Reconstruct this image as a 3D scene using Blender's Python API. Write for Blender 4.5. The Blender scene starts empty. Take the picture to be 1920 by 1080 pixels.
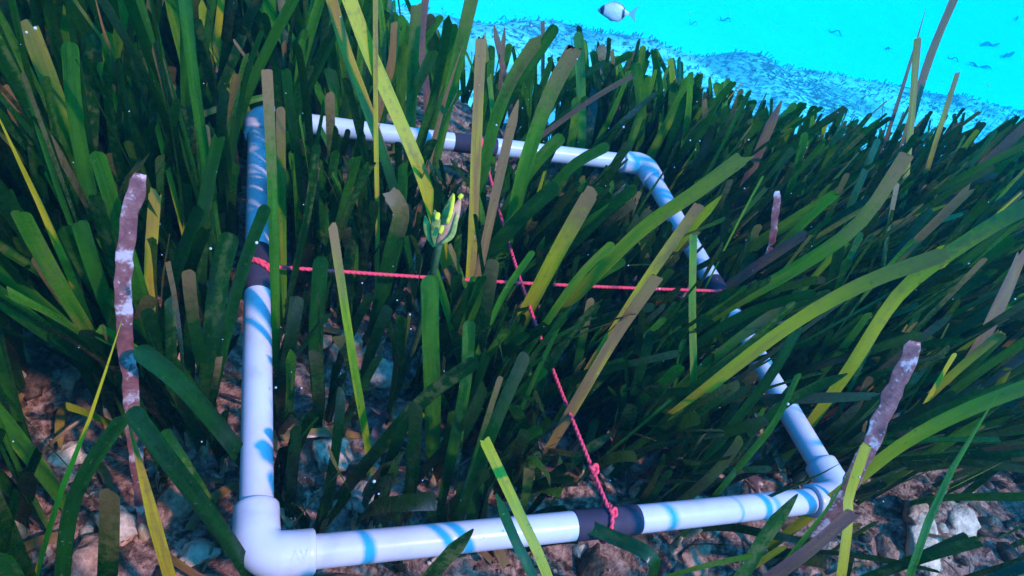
import bpy, bmesh, math, random
import numpy as np
from mathutils import Matrix, Vector, noise as mnoise

random.seed(11)
rng = np.random.default_rng(11)
S = bpy.context.scene
COL = S.collection

# ------------------------------------------------------------------ camera
RC = None
def rodrigues(r):
    r = np.array(r); t = np.linalg.norm(r); k = r / t
    K = np.array([[0, -k[2], k[1]], [k[2], 0, -k[0]], [-k[1], k[0], 0]])
    return np.eye(3) + math.sin(t) * K + (1 - math.cos(t)) * K @ K
RC = rodrigues([0.757925455, -0.379990551, -0.111547042])
CAM = np.array([-0.02132157, -0.20165853, 0.4615411])
FPX = 1300.0                                   # focal length in photograph pixels (1920 wide)
cam_data = bpy.data.cameras.new('camera')
cam = bpy.data.objects.new('camera', cam_data)
COL.objects.link(cam)
m = Matrix([list(RC[i]) + [CAM[i]] for i in range(3)] + [[0, 0, 0, 1]])
cam.matrix_world = m
cam_data.sensor_width = 36.0
cam_data.lens = 36.0 * FPX / 1920.0
cam_data.clip_start = 0.01
cam_data.clip_end = 300.0
S.camera = cam

# ------------------------------------------------------------------ light
SUN_DIR = Vector((0.40, -0.52, 0.84)).normalized()       # towards the sun
sun_el = math.asin(SUN_DIR.z)
sun_az = math.atan2(SUN_DIR.x, SUN_DIR.y)
world = bpy.data.worlds.new('World')
S.world = world
world.use_nodes = True
wn = world.node_tree.nodes; wl = world.node_tree.links
for n in list(wn): wn.remove(n)
sky = wn.new('ShaderNodeTexSky'); sky.sky_type = 'NISHITA'; sky.sun_disc = False
sky.sun_elevation = sun_el; sky.sun_rotation = sun_az; sky.dust_density = 3.0; sky.air_density = 1.6
tint = wn.new('ShaderNodeMix'); tint.data_type = 'RGBA'; tint.blend_type = 'MULTIPLY'
tint.inputs[0].default_value = 1.0
tint.inputs[7].default_value = (0.07, 0.62, 1.5, 1)      # daylight after metres of sea water overhead
bg = wn.new('ShaderNodeBackground'); bg.inputs[1].default_value = 0.15
wo = wn.new('ShaderNodeOutputWorld')
wl.new(sky.outputs[0], tint.inputs[6]); wl.new(tint.outputs[2], bg.inputs[0]); wl.new(bg.outputs[0], wo.inputs[0])
sl = bpy.data.lights.new('sun', 'SUN'); sl.energy = 2.6; sl.angle = math.radians(3.0)
sl.color = (1.0, 0.33, 0.38)
so = bpy.data.objects.new('sun', sl); COL.objects.link(so)
so.rotation_euler = SUN_DIR.to_track_quat('Z', 'Y').to_euler()
S.view_settings.view_transform = 'Standard'; S.view_settings.look = 'None'
S.view_settings.exposure = 1.15; S.view_settings.gamma = 1.0
S.cycles.max_bounces = 6; S.cycles.diffuse_bounces = 3; S.cycles.glossy_bounces = 2
S.cycles.transmission_bounces = 4; S.cycles.volume_bounces = 1; S.cycles.transparent_max_bounces = 6
S.cycles.use_denoising = True
S.cycles.sample_clamp_indirect = 4.0

# ------------------------------------------------------------------ geometry of the view (used to read positions off the photograph)
def ray(px, py):
    return RC @ np.array([(px - 960) / FPX, (540 - py) / FPX, -1.0])
def atz(px, py, z):
    d = ray(px, py); return CAM + d * ((z - CAM[2]) / d[2])
def atd(px, py, depth):
    return CAM + ray(px, py) * depth
def project(P):
    q = (np.asarray(P) - CAM) @ RC
    d = -q[..., 2]
    return 960 + FPX * q[..., 0] / d, 540 - FPX * q[..., 1] / d, d
UP = -ray(550, 1640); UP = UP / np.linalg.norm(UP)       # the way the leaves float
RIGHT = RC[:, 0].copy(); RIGHT[2] = 0; RIGHT /= np.linalg.norm(RIGHT)

# ------------------------------------------------------------------ helpers
def tag(o, label=None, cat=None, group=None, kind=None):
    if label: o['label'] = label
    if cat: o['category'] = cat
    if group: o['group'] = group
    if kind: o['kind'] = kind
    return o
def empty(name, loc):
    o = bpy.data.objects.new(name, None); COL.objects.link(o)
    o.location = loc; o.empty_display_size = 0.01
    return o
def mesh_obj(name, verts, faces, mat, parent=None, loc=None, smooth=True, uvs=None, tone=None):
    me = bpy.data.meshes.new(name)
    V = np.asarray(verts, float)
    if loc is not None: V = V - np.asarray(loc)
    me.from_pydata(V.tolist(), [], faces)
    if smooth: me.polygons.foreach_set('use_smooth', [True] * len(me.polygons))
    if uvs is not None:
        uv = me.uv_layers.new(name='UVMap')
        idx = np.zeros(len(me.loops), int); me.loops.foreach_get('vertex_index', idx)
        uv.data.foreach_set('uv', np.asarray(uvs)[idx].ravel())
    if tone is not None:
        ca = me.color_attributes.new('tone', 'FLOAT_COLOR', 'POINT')
        ca.data.foreach_set('color', np.asarray(tone, float).ravel())
    me.materials.append(mat)
    o = bpy.data.objects.new(name, me); COL.objects.link(o)
    if loc is not None: o.location = loc
    if parent is not None:
        o.parent = parent
        if loc is not None: o.location = np.asarray(loc) - np.asarray(parent.location)
    return o
def smoothstep(a, b, x):
    t = np.clip((np.asarray(x, float) - a) / (b - a), 0, 1); return t * t * (3 - 2 * t)

# ------------------------------------------------------------------ materials
def new_mat(name):
    mt = bpy.data.materials.new(name); mt.use_nodes = True
    nt = mt.node_tree
    for n in list(nt.nodes): nt.nodes.remove(n)
    out = nt.nodes.new('ShaderNodeOutputMaterial')
    return mt, nt, out
class NT:
    def __init__(s, nt): s.nt = nt
    def n(s, t, **k):
        nd = s.nt.nodes.new(t)
        for a, b in k.items(): setattr(nd, a, b)
        return nd
    def l(s, a, b): s.nt.links.new(a, b)
    def noise(s, co, scale, detail=3, rough=0.55):
        nd = s.n('ShaderNodeTexNoise'); nd.inputs['Scale'].default_value = scale
        nd.inputs['Detail'].default_value = detail; nd.inputs['Roughness'].default_value = rough
        if co is not None: s.l(co, nd.inputs['Vector'])
        return nd.outputs[0]
    def ramp(s, fac, stops, interp='LINEAR'):
        nd = s.n('ShaderNodeValToRGB'); cr = nd.color_ramp; cr.interpolation = interp
        while len(cr.elements) < len(stops): cr.elements.new(0.5)
        for e, (p, c) in zip(cr.elements, stops):
            e.position = p; e.color = (*c, 1) if len(c) == 3 else c
        s.l(fac, nd.inputs[0]); return nd.outputs[0]
    def step(s, v, a, b):
        nd = s.n('ShaderNodeMapRange'); nd.inputs[1].default_value = a; nd.inputs[2].default_value = b
        s.l(v, nd.inputs[0]); return nd.outputs[0]
    def math(s, op, a, b=None):
        nd = s.n('ShaderNodeMath', operation=op)
        for i, v in enumerate((a, b)):
            if v is None: continue
            if isinstance(v, (int, float)): nd.inputs[i].default_value = v
            else: s.l(v, nd.inputs[i])
        return nd.outputs[0]
    def mix(s, f, a, b):
        nd = s.n('ShaderNodeMix', data_type='RGBA')
        for i, v in ((0, f), (6, a), (7, b)):
            if isinstance(v, (int, float)): nd.inputs[i].default_value = v
            elif isinstance(v, tuple): nd.inputs[i].default_value = (*v, 1)
            else: s.l(v, nd.inputs[i])
        return nd.outputs[2]
    def bsdf(s, col, rough=0.5, spec=0.5, bump=None, bstr=0.3, bdist=0.001):
        p = s.n('ShaderNodeBsdfPrincipled')
        if isinstance(col, tuple): p.inputs['Base Color'].default_value = (*col, 1)
        else: s.l(col, p.inputs['Base Color'])
        if isinstance(rough, (int, float)): p.inputs['Roughness'].default_value = rough
        else: s.l(rough, p.inputs['Roughness'])
        p.inputs['Specular IOR Level'].default_value = spec
        if bump is not None:
            b = s.n('ShaderNodeBump'); b.inputs['Strength'].default_value = bstr
            b.inputs['Distance'].default_value = bdist
            s.l(bump, b.inputs['Height']); s.l(b.outputs[0], p.inputs['Normal'])
        return p

def leaf_material():
    mt, nt, out = new_mat('seagrass_leaf'); N = NT(nt)
    pos = N.n('ShaderNodeNewGeometry').outputs['Position']
    uv = N.n('ShaderNodeUVMap').outputs[0]
    suv = N.n('ShaderNodeSeparateXYZ'); N.l(uv, suv.inputs[0]); u, v = suv.outputs[0], suv.outputs[1]
    ca = N.n('ShaderNodeVertexColor'); ca.layer_name = 'tone'
    sc = N.n('ShaderNodeSeparateColor'); N.l(ca.outputs[0], sc.inputs[0])
    rnd, age, tipb = sc.outputs[0], sc.outputs[1], sc.outputs[2]
    cv = N.n('ShaderNodeCombineXYZ'); N.l(N.math('MULTIPLY', u, 0.9), cv.inputs[0]); N.l(N.math('MULTIPLY', v, 2.6), cv.inputs[1]); N.l(N.math('MULTIPLY', rnd, 60.0), cv.inputs[2])
    cs = N.n('ShaderNodeCombineXYZ'); N.l(N.math('MULTIPLY', u, 14.0), cs.inputs[0]); N.l(N.math('MULTIPLY', v, 7.0), cs.inputs[1]); N.l(N.math('MULTIPLY', rnd, 60.0), cs.inputs[2])
    big = N.noise(cv.outputs[0], 1.6, 3); fine = N.noise(pos, 480, 3, 0.7); mid = N.noise(pos, 150, 4, 0.7); streak = N.noise(cs.outputs[0], 1.0, 3, 0.6)
    t = N.math('ADD', N.math('ADD', age, N.math('MULTIPLY', N.math('SUBTRACT', big, 0.5), 0.40)), N.math('MULTIPLY', N.math('SUBTRACT', streak, 0.5), 0.26))
    col = N.ramp(t, [(0.0, (0.002, 0.024, 0.005)), (0.20, (0.009, 0.074, 0.006)), (0.38, (0.060, 0.210, 0.010)),
                     (0.52, (0.300, 0.340, 0.010)), (0.64, (0.500, 0.430, 0.016)), (0.80, (0.310, 0.170, 0.045)), (1.0, (0.17, 0.072, 0.070))])
    # dead brown ends
    tb = N.math('MULTIPLY', tipb, N.step(N.math('ADD', v, N.math('MULTIPLY', N.math('SUBTRACT', mid, 0.5), 0.35)), 0.72, 0.97))
    col = N.mix(tb, col, (0.28, 0.15, 0.055))
    # grey-brown films of epiphytes and pale specks
    film = N.math('MULTIPLY', N.step(N.math('ADD', mid, N.math('MULTIPLY', big, 0.8)), 0.92, 1.10), 0.7)
    film = N.math('MULTIPLY', N.math('MULTIPLY', film, N.step(v, 0.1, 0.75)), N.step(rnd, 0.5, 0.8))
    col = N.mix(film, col, (0.170, 0.150, 0.040))
    spots = N.math('MULTIPLY', N.step(fine, 0.65, 0.72), 0.55)
    col = N.mix(spots, col, (0.28, 0.28, 0.13))
    dk = N.math('MULTIPLY', N.step(N.noise(pos, 260, 2), 0.66, 0.74), 0.5)
    col = N.mix(dk, col, (0.02, 0.03, 0.012))
    vein = N.math('SINE', N.math('MULTIPLY', u, 56.0))
    h = N.math('ADD', N.math('MULTIPLY', vein, 0.05), N.math('ADD', N.math('MULTIPLY', fine, 0.8), mid))
    p = N.bsdf(col, N.step(mid, 0.14, 1.40), 0.36, h, 0.30, 0.0004)
    tr = N.n('ShaderNodeBsdfTranslucent'); N.l(N.mix(0.5, col, (0.10, 0.22, 0.02)), tr.inputs[0])
    mx = N.n('ShaderNodeMixShader'); mx.inputs[0].default_value = 0.18
    N.l(p.outputs[0], mx.inputs[1]); N.l(tr.outputs[0], mx.inputs[2]); N.l(mx.outputs[0], out.inputs[0])
    return mt
def crust_material():
    mt, nt, out = new_mat('encrusted_leaf'); N = NT(nt)
    pos = N.n('ShaderNodeNewGeometry').outputs['Position']
    a = N.noise(pos, 90, 4, 0.65); b = N.noise(pos, 330, 3, 0.7)
    vo = N.n('ShaderNodeTexVoronoi'); vo.inputs['Scale'].default_value = 210; N.l(pos, vo.inputs['Vector'])
    col = N.ramp(a, [(0.3, (0.10, 0.035, 0.035)), (0.5, (0.22, 0.08, 0.07)), (0.70, (0.36, 0.17, 0.14))])
    col = N.mix(N.math('MULTIPLY', N.step(vo.outputs[0], 0.26, 0.10), N.step(b, 0.54, 0.62)), col, (0.70, 0.62, 0.62))
    col = N.mix(N.math('MULTIPLY', N.step(N.noise(pos, 62, 4, 0.7), 0.54, 0.62), 0.8), col, (0.62, 0.52, 0.50))
    h = N.math('ADD', N.math('MULTIPLY', vo.outputs[0], -0.4), N.math('ADD', a, b))
    N.l(N.bsdf(col, 0.30, 0.45, h, 0.35, 0.0012).outputs[0], out.inputs[0]); return mt
def simple(name, col, rough=0.5, spec=0.5, scale=60, var=0.25, bump=0.0, bdist=0.001, trans=0.0):
    mt, nt, out = new_mat(name); N = NT(nt)
    pos = N.n('ShaderNodeNewGeometry').outputs['Position']
    a = N.noise(pos, scale, 4, 0.6)
    lo = tuple(max(0, c * (1 - var)) for c in col); hi = tuple(min(1, c * (1 + var)) for c in col)
    c = N.ramp(a, [(0.3, lo), (0.7, hi)])
    p = N.bsdf(c, rough, spec * 0.35, a if bump else None, bump, bdist)
    N.l(p.outputs[0], out.inputs[0])
    if trans:
        tr = N.n('ShaderNodeBsdfTranslucent'); N.l(c, tr.inputs[0]); mx = N.n('ShaderNodeMixShader'); mx.inputs[0].default_value = trans
        N.l(p.outputs[0], mx.inputs[1]); N.l(tr.outputs[0], mx.inputs[2]); N.l(mx.outputs[0], out.inputs[0])
    return mt
def pvc_material():
    mt, nt, out = new_mat('white_pvc'); N = NT(nt)
    pos = N.n('ShaderNodeNewGeometry').outputs['Position']
    a = N.noise(pos, 35, 4, 0.6); b = N.noise(pos, 700, 2, 0.6)
    col = N.ramp(a, [(0.35, (0.70, 0.68, 0.70)), (0.6, (0.64, 0.62, 0.64)), (0.75, (0.54, 0.53, 0.52))])
    col = N.mix(N.math('MULTIPLY', N.step(b, 0.70, 0.76), 0.35), col, (0.4, 0.36, 0.30))
    N.l(N.bsdf(col, 0.25, 0.25, N.noise(pos, 160, 2), 0.06, 0.001).outputs[0], out.inputs[0]); return mt
def seabed_material():
    mt, nt, out = new_mat('seabed'); N = NT(nt)
    geo = N.n('ShaderNodeNewGeometry'); pos = geo.outputs['Position']
    sp = N.n('ShaderNodeSeparateXYZ'); N.l(pos, sp.inputs[0])
    # meadow floor: pinkish brown matte, dark humus, coralline crust
    a = N.noise(pos, 22, 5, 0.65); b = N.noise(pos, 120, 4, 0.7); c = N.noise(pos, 6, 3)
    soil = N.ramp(b, [(0.30, (0.015, 0.009, 0.006)), (0.46, (0.12, 0.060, 0.035)), (0.57, (0.44, 0.25, 0.17)), (0.72, (0.70, 0.52, 0.38))])
    soil = N.mix(N.step(a, 0.44, 0.60), soil, N.ramp(b, [(0.3, (0.08, 0.035, 0.02)), (0.7, (0.60, 0.34, 0.24))]))
    # bank beyond: pale sand under litter of dead leaves
    st = N.n('ShaderNodeMapping'); st.inputs['Scale'].default_value = (17.0, 26.0, 17.0); N.l(pos, st.inputs[0])
    d = N.noise(st.outputs[0], 1.3, 6, 0.72); e = N.noise(pos, 1.6, 3)
    litter = N.step(N.math('ADD', d, N.math('MULTIPLY', N.math('SUBTRACT', e, 0.5), 0.5)), 0.50, 0.60)
    bank = N.mix(litter, N.mix(N.step(N.noise(pos, 2.4, 3), 0.42, 0.62), (0.82, 0.82, 0.68), (0.46, 0.50, 0.48)), (0.15, 0.18, 0.20))
    f = N.noise(pos, 0.8, 4, 0.6)
    sand = N.ramp(f, [(0.3, (0.80, 0.80, 0.72)), (0.7, (0.86, 0.86, 0.78))])
    wz = N.math('ADD', sp.outputs[2], N.math('MULTIPLY', N.math('SUBTRACT', c, 0.5), 0.05))
    ca = N.n('ShaderNodeVertexColor'); ca.layer_name = 'tone'; sc = N.n('ShaderNodeSeparateColor'); N.l(ca.outputs[0], sc.inputs[0])
    col = N.mix(N.step(N.math('ADD', sc.outputs[0], N.math('MULTIPLY', N.math('SUBTRACT', b, 0.5), 0.6)), 0.35, 0.6), soil, bank)
    col = N.mix(N.step(wz, -1.22, -1.45), col, sand)
    h = N.math('ADD', b, N.math('MULTIPLY', N.noise(pos, 420, 3, 0.7), 0.5))
    N.l(N.bsdf(col, 0.5, 0.15, h, 0.8, 0.004).outputs[0], out.inputs[0]); return mt
M_LEAF = leaf_material(); M_CRUST = crust_material(); M_PVC = pvc_material(); M_BED = seabed_material()
M_TAPE = simple('dark_tape', (0.055, 0.045, 0.062), 0.55, 0.4, 90, 0.2)
M_STRING = simple('red_string', (1.0, 0.085, 0.12), 0.5, 0.4, 900, 0.06)
M_SHEATH = simple('pale_sheath', (0.48, 0.35, 0.20), 0.45, 0.5, 140, 0.45, 0.5, 0.002)
M_STONE = simple('pink_stone', (0.46, 0.26, 0.16), 0.42, 0.6, 130, 0.65, 0.8, 0.004)
M_PALE = simple('pale_stone', (0.66, 0.50, 0.34), 0.4, 0.6, 110, 0.45, 0.8, 0.004)
M_DARKSTONE = simple('dark_rubble', (0.12, 0.07, 0.04), 0.5, 0.5, 160, 0.7, 0.8, 0.004)
M_LITTER = simple('dead_litter', (0.20, 0.22, 0.22), 0.6, 0.3, 20, 0.5)
M_SNOW = simple('pale_particle', (0.55, 0.55, 0.52), 0.4, 0.5, 50, 0.05)

# ------------------------------------------------------------------ the seabed
GZ = -0.088
def edge_y(x):
    return np.interp(x, [-4, -0.8, -0.3, 0.1, 0.45, 0.9, 1.4, 2.2, 6], [3.2, 1.70, 1.20, 0.84, 0.68, 0.62, 0.66, 0.78, 1.0])
def fbm(x, y, s, o=3):
    return mnoise.fractal(Vector((x * s, y * s, 3.7)), 0.9, 2.0, o)
def ground_z(x, y):
    e = float(edge_y(x))
    t = float(smoothstep(e - 0.02, e + 0.45, y))
    near = GZ + 0.020 * fbm(x, y, 9) + 0.011 * fbm(x, y, 33, 3)
    crest = float(np.interp(x, [0.3, 0.74, 1.06, 1.39, 1.74, 2.42, 3.33, 4.31, 5.41], [2.95, 2.90, 2.90, 3.05, 3.12, 3.08, 3.20, 3.24, 3.2])) + 0.03 * math.sin(x * 9.1)
    bank = -1.05 + 0.09 * float(smoothstep(1.9, 3.0, y)) + 0.05 * fbm(x, y, 2.2)
    u = float(smoothstep(crest + 0.02, crest + 1.6, y))
    far = -2.45 + 0.06 * fbm(x, y, 0.4)
    low = bank * (1 - u) + far * u
    return near * (1 - t) + low * t
def axis(parts):
    return np.unique(np.concatenate([np.linspace(a, b, n) for a, b, n in parts]).round(5))
gx = axis([(-40, -6, 18), (-6, -1, 40), (-1, 1.7, 300), (1.7, 6.5, 90), (6.5, 45, 24)])
gy = axis([(-12, -1, 14), (-1, -0.3, 20), (-0.3, 1.3, 180), (1.3, 4.8, 85), (4.8, 55, 34)])
verts = [(x, y, ground_z(x, y)) for y in gy for x in gx]
nx = len(gx)
faces = [(j * nx + i, j * nx + i + 1, (j + 1) * nx + i + 1, (j + 1) * nx + i) for j in range(len(gy) - 1) for i in range(nx - 1)]
zone = np.zeros((len(verts), 4)); va = np.array(verts)
ev = edge_y(va[:, 0]); zone[:, 0] = smoothstep(0.02, 0.22, va[:, 1] - ev); zone[:, 3] = 1      # meadow floor -> open bank
seabed = mesh_obj('seabed', verts, faces, M_BED, tone=zone)
tag(seabed, kind='structure')

# ------------------------------------------------------------------ tubes, lathes
def frames_along(P):
    P = np.asarray(P, float); T = np.gradient(P, axis=0); T /= np.linalg.norm(T, axis=1)[:, None]
    a = np.array([0, 0, 1.0]) if abs(T[0][2]) < 0.9 else np.array([1.0, 0, 0])
    N = np.cross(T[0], a); N /= np.linalg.norm(N); Ns = [N]
    for i in range(1, len(P)):
        N = N - T[i] * (N @ T[i]); N /= np.linalg.norm(N); Ns.append(N)
    Ns = np.array(Ns); return T, Ns, np.cross(T, Ns)
def tube(P, r, n=24, cap=True, flat=1.0):
    P = np.asarray(P, float); r = np.broadcast_to(r, (len(P),))
    T, A, B = frames_along(P)
    ang = np.linspace(0, 2 * math.pi, n, endpoint=False)
    V = (P[:, None] + r[:, None, None] * (np.cos(ang)[None, :, None] * A[:, None] + flat * np.sin(ang)[None, :, None] * B[:, None])).reshape(-1, 3)
    F = []
    for i in range(len(P) - 1):
        for j in range(n):
            k = (j + 1) % n; F.append((i * n + j, i * n + k, (i + 1) * n + k, (i + 1) * n + j))
    if cap:
        F.append(tuple(range(n - 1, -1, -1))); F.append(tuple((len(P) - 1) * n + j for j in range(n)))
    return V, F
def merge(parts):
    V = []; F = []; o = 0
    for v, f in parts:
        V.append(np.asarray(v)); F += [tuple(i + o for i in q) for q in f]; o += len(v)
    return np.vstack(V), F

# ------------------------------------------------------------------ the sampling frame
RP, RE = 0.0112, 0.0149
A_, B_, C_, D_ = [np.array(p, float) for p in ((0, 0, 0), (.5, 0, 0), (.5, .5, 0), (0, .5, 0))]
quad = empty('sampling_frame', (0.25, 0.25, 0))
tag(quad, 'square white plastic pipe frame lying among the seagrass, crossed by red strings', 'frame')
QL = np.array([0.25, 0.25, 0])
def qpart(name, V, F, mat, parent=quad):
    return mesh_obj(name, np.asarray(V) - QL, F, mat, parent)
corners = [A_, B_, C_, D_]
SOCK = 0.036
pipe_objs = []
for i in range(4):
    a, b = corners[i], corners[(i + 1) % 4]
    d = (b - a) / np.linalg.norm(b - a)
    s = np.linspace(0.012, 0.488, 40)
    sag = np.zeros((40, 3)); sag[:, 2] = -0.0015 * np.sin(np.linspace(0, math.pi, 40))
    V, F = tube(a + d * s[:, None] + sag, RP, 40)
    pipe_objs.append(qpart('pipe', V, F, M_PVC))
elbows = []
for i in range(4):
    c = corners[i]; da = corners[i - 1] - c; db = corners[(i + 1) % 4] - c
    da /= np.linalg.norm(da); db /= np.linalg.norm(db)
    rb = 0.0155
    P = []; R = []
    P += [c + da * SOCK, c + da * SOCK, c + da * (SOCK - 0.0012), c + da * (SOCK - 0.004), c + da * 0.022]; R += [RP + 0.0002, RE - 0.001, RE - 0.0001, RE, RE]
    cen = c + (da + db) * rb
    for t in np.linspace(0, math.pi / 2, 12):
        P.append(cen - db * rb * math.cos(t) - da * rb * math.sin(t)); R.append(RE + 0.0004)
    P += [c + db * 0.022, c + db * (SOCK - 0.004), c + db * (SOCK - 0.0012), c + db * SOCK, c + db * SOCK]; R += [RE, RE, RE - 0.0001, RE - 0.001, RP + 0.0002]
    # remove exact duplicates of position for the frame computation
    P = np.array(P); P[0] += da * 1e-5; P[-1] += db * 1e-5
    V, F = tube(P, np.array(R), 44, cap=False)
    elbows.append(qpart('elbow', V, F, M_PVC))
# raised moulding mark on the near elbow
cu = bpy.data.curves.new('moulding_mark', 'FONT'); cu.body = 'AV'; cu.size = 0.0085; cu.extrude = 0.00035; cu.align_x = 'CENTER'; cu.align_y = 'CENTER'
tmp = bpy.data.objects.new('tmp_mark', cu); COL.objects.link(tmp)
bpy.context.view_layer.update()
me = bpy.data.meshes.new_from_object(tmp.evaluated_get(bpy.context.evaluated_depsgraph_get()))
bpy.data.objects.remove(tmp); me.name = 'moulding_mark'; me.materials.clear(); me.materials.append(M_PVC)
mk = bpy.data.objects.new('moulding_mark', me); COL.objects.link(mk); mk.parent = elbows[0]
nrm = Vector((0, -0.50, 0.866)); tx = Vector((1, 0, 0)); ty = nrm.cross(tx)
mloc = Vector((0.0255, 0, 0)) + nrm * (RE - 0.0001) - Vector(QL)
mk.matrix_local = Matrix(((tx.x, ty.x, nrm.x, mloc.x), (tx.y, ty.y, nrm.y, mloc.y), (tx.z, ty.z, nrm.z, mloc.z), (0, 0, 0, 1)))
# tape bands round the middle of every side (centre, half length)
tapes = [((0, 1), 0.256, 0.0285), ((1, 2), 0.250, 0.027), ((2, 3), 0.247, 0.028), ((3, 0), 0.240, 0.0275)]
tape_c = []
for (i, j), s0, hl in tapes:
    a, b = corners[i], corners[j]; d = (b - a) / np.linalg.norm(b - a)
    s = np.array([-hl, -hl, -hl + 0.0006, -0.004, -0.0035, hl * 0.3, hl * 0.3 + 0.0005, hl - 0.0006, hl, hl])
    s[0] -= 1e-5; s[-1] += 1e-5
    r = RP + np.array([0, 0.0003, 0.0006, 0.0006, 0.0009, 0.0009, 0.0006, 0.0006, 0.0003, 0])
    off = np.array([0, 0, -0.0015])
    V, F = tube(a + d * (s0 + s)[:, None] + off, r, 40, cap=False)
    t = qpart('tape_band', V, F, M_TAPE); tape_c.append(a + d * s0 + off)
def twisted(P, r):
    """a two-strand twisted cord along P"""
    P = np.asarray(P, float); T, A, B = frames_along(P)
    L = np.concatenate([[0], np.cumsum(np.linalg.norm(np.diff(P, axis=0), axis=1))])
    ph = L / 0.010 * 2 * math.pi; out = []
    for o in (0, math.pi):
        Q = P + r * 0.30 * (np.cos(ph + o)[:, None] * A + np.sin(ph + o)[:, None] * B)
        out.append(tube(Q, r * 0.78, 6))
    return merge(out)
def string(name_pts, r=0.0019):
    V, F = twisted(name_pts, r); return qpart('red_string', V, F, M_STRING)
near_t, right_t, far_t, left_t = tape_c
n = 220
s = np.linspace(0, 1, n)[:, None]
pa = left_t + np.array([0.006, -0.004, 0.0112]); pb = right_t + np.array([-0.006, 0.0, 0.0108])
st1 = string(pa * (1 - s) + pb * s + np.array([0, 0, -0.004]) * np.sin(s * math.pi))
pc = far_t + np.array([0.004, -0.006, 0.0105]); pd = near_t + np.array([0.0, 0.006, 0.0112])
P = pc * (1 - s) + pd * s + np.array([-0.006, 0, -0.006]) * np.sin(s * math.pi)
st2 = string(P)
def loop_round(c, along, tilt, parent, r=0.0019):
    along = np.array(along, float); u = np.cross(along, [0, 0, 1.0]); w = np.array([0, 0, 1.0])
    a = np.linspace(0, 2 * math.pi, 50)[:, None]
    P = c + (RP + 0.0024) * (np.cos(a) * u + np.sin(a) * w) + along * tilt * np.cos(a)
    V, F = twisted(P, r); return qpart('knot', V, F, M_STRING, parent)
loop_round(left_t + np.array([0, -0.002, 0]), (0, 1, 0), -0.0085, st1); loop_round(left_t + np.array([0, 0.001, 0]), (0, 1, 0), -0.0060, st1)
loop_round(right_t, (0, 1, 0), 0.004, st1)
loop_round(far_t + np.array([0.004, 0, 0]), (1, 0, 0), 0.003, st2); loop_round(near_t, (1, 0, 0), -0.004, st2)
def knot_lump(c, r, parent):
    t = np.linspace(0, 2 * math.pi, 60); P = np.stack([np.sin(t) + 2 * np.sin(2 * t), np.cos(t) - 2 * np.cos(2 * t), -np.sin(3 * t)], 1) * r / 3 + c
    V, F = tube(P, r * 0.42, 7); return qpart('knot', V, F, M_STRING, parent)
knot_lump(pd * 0.93 + pc * 0.07 + np.array([-0.001, 0, 0.001]), 0.0040, st2); knot_lump(pd + np.array([0.002, -0.004, 0.002]), 0.0034, st2)
knot_lump(pa + np.array([0.004, 0, 0.001]), 0.0036, st1)

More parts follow.
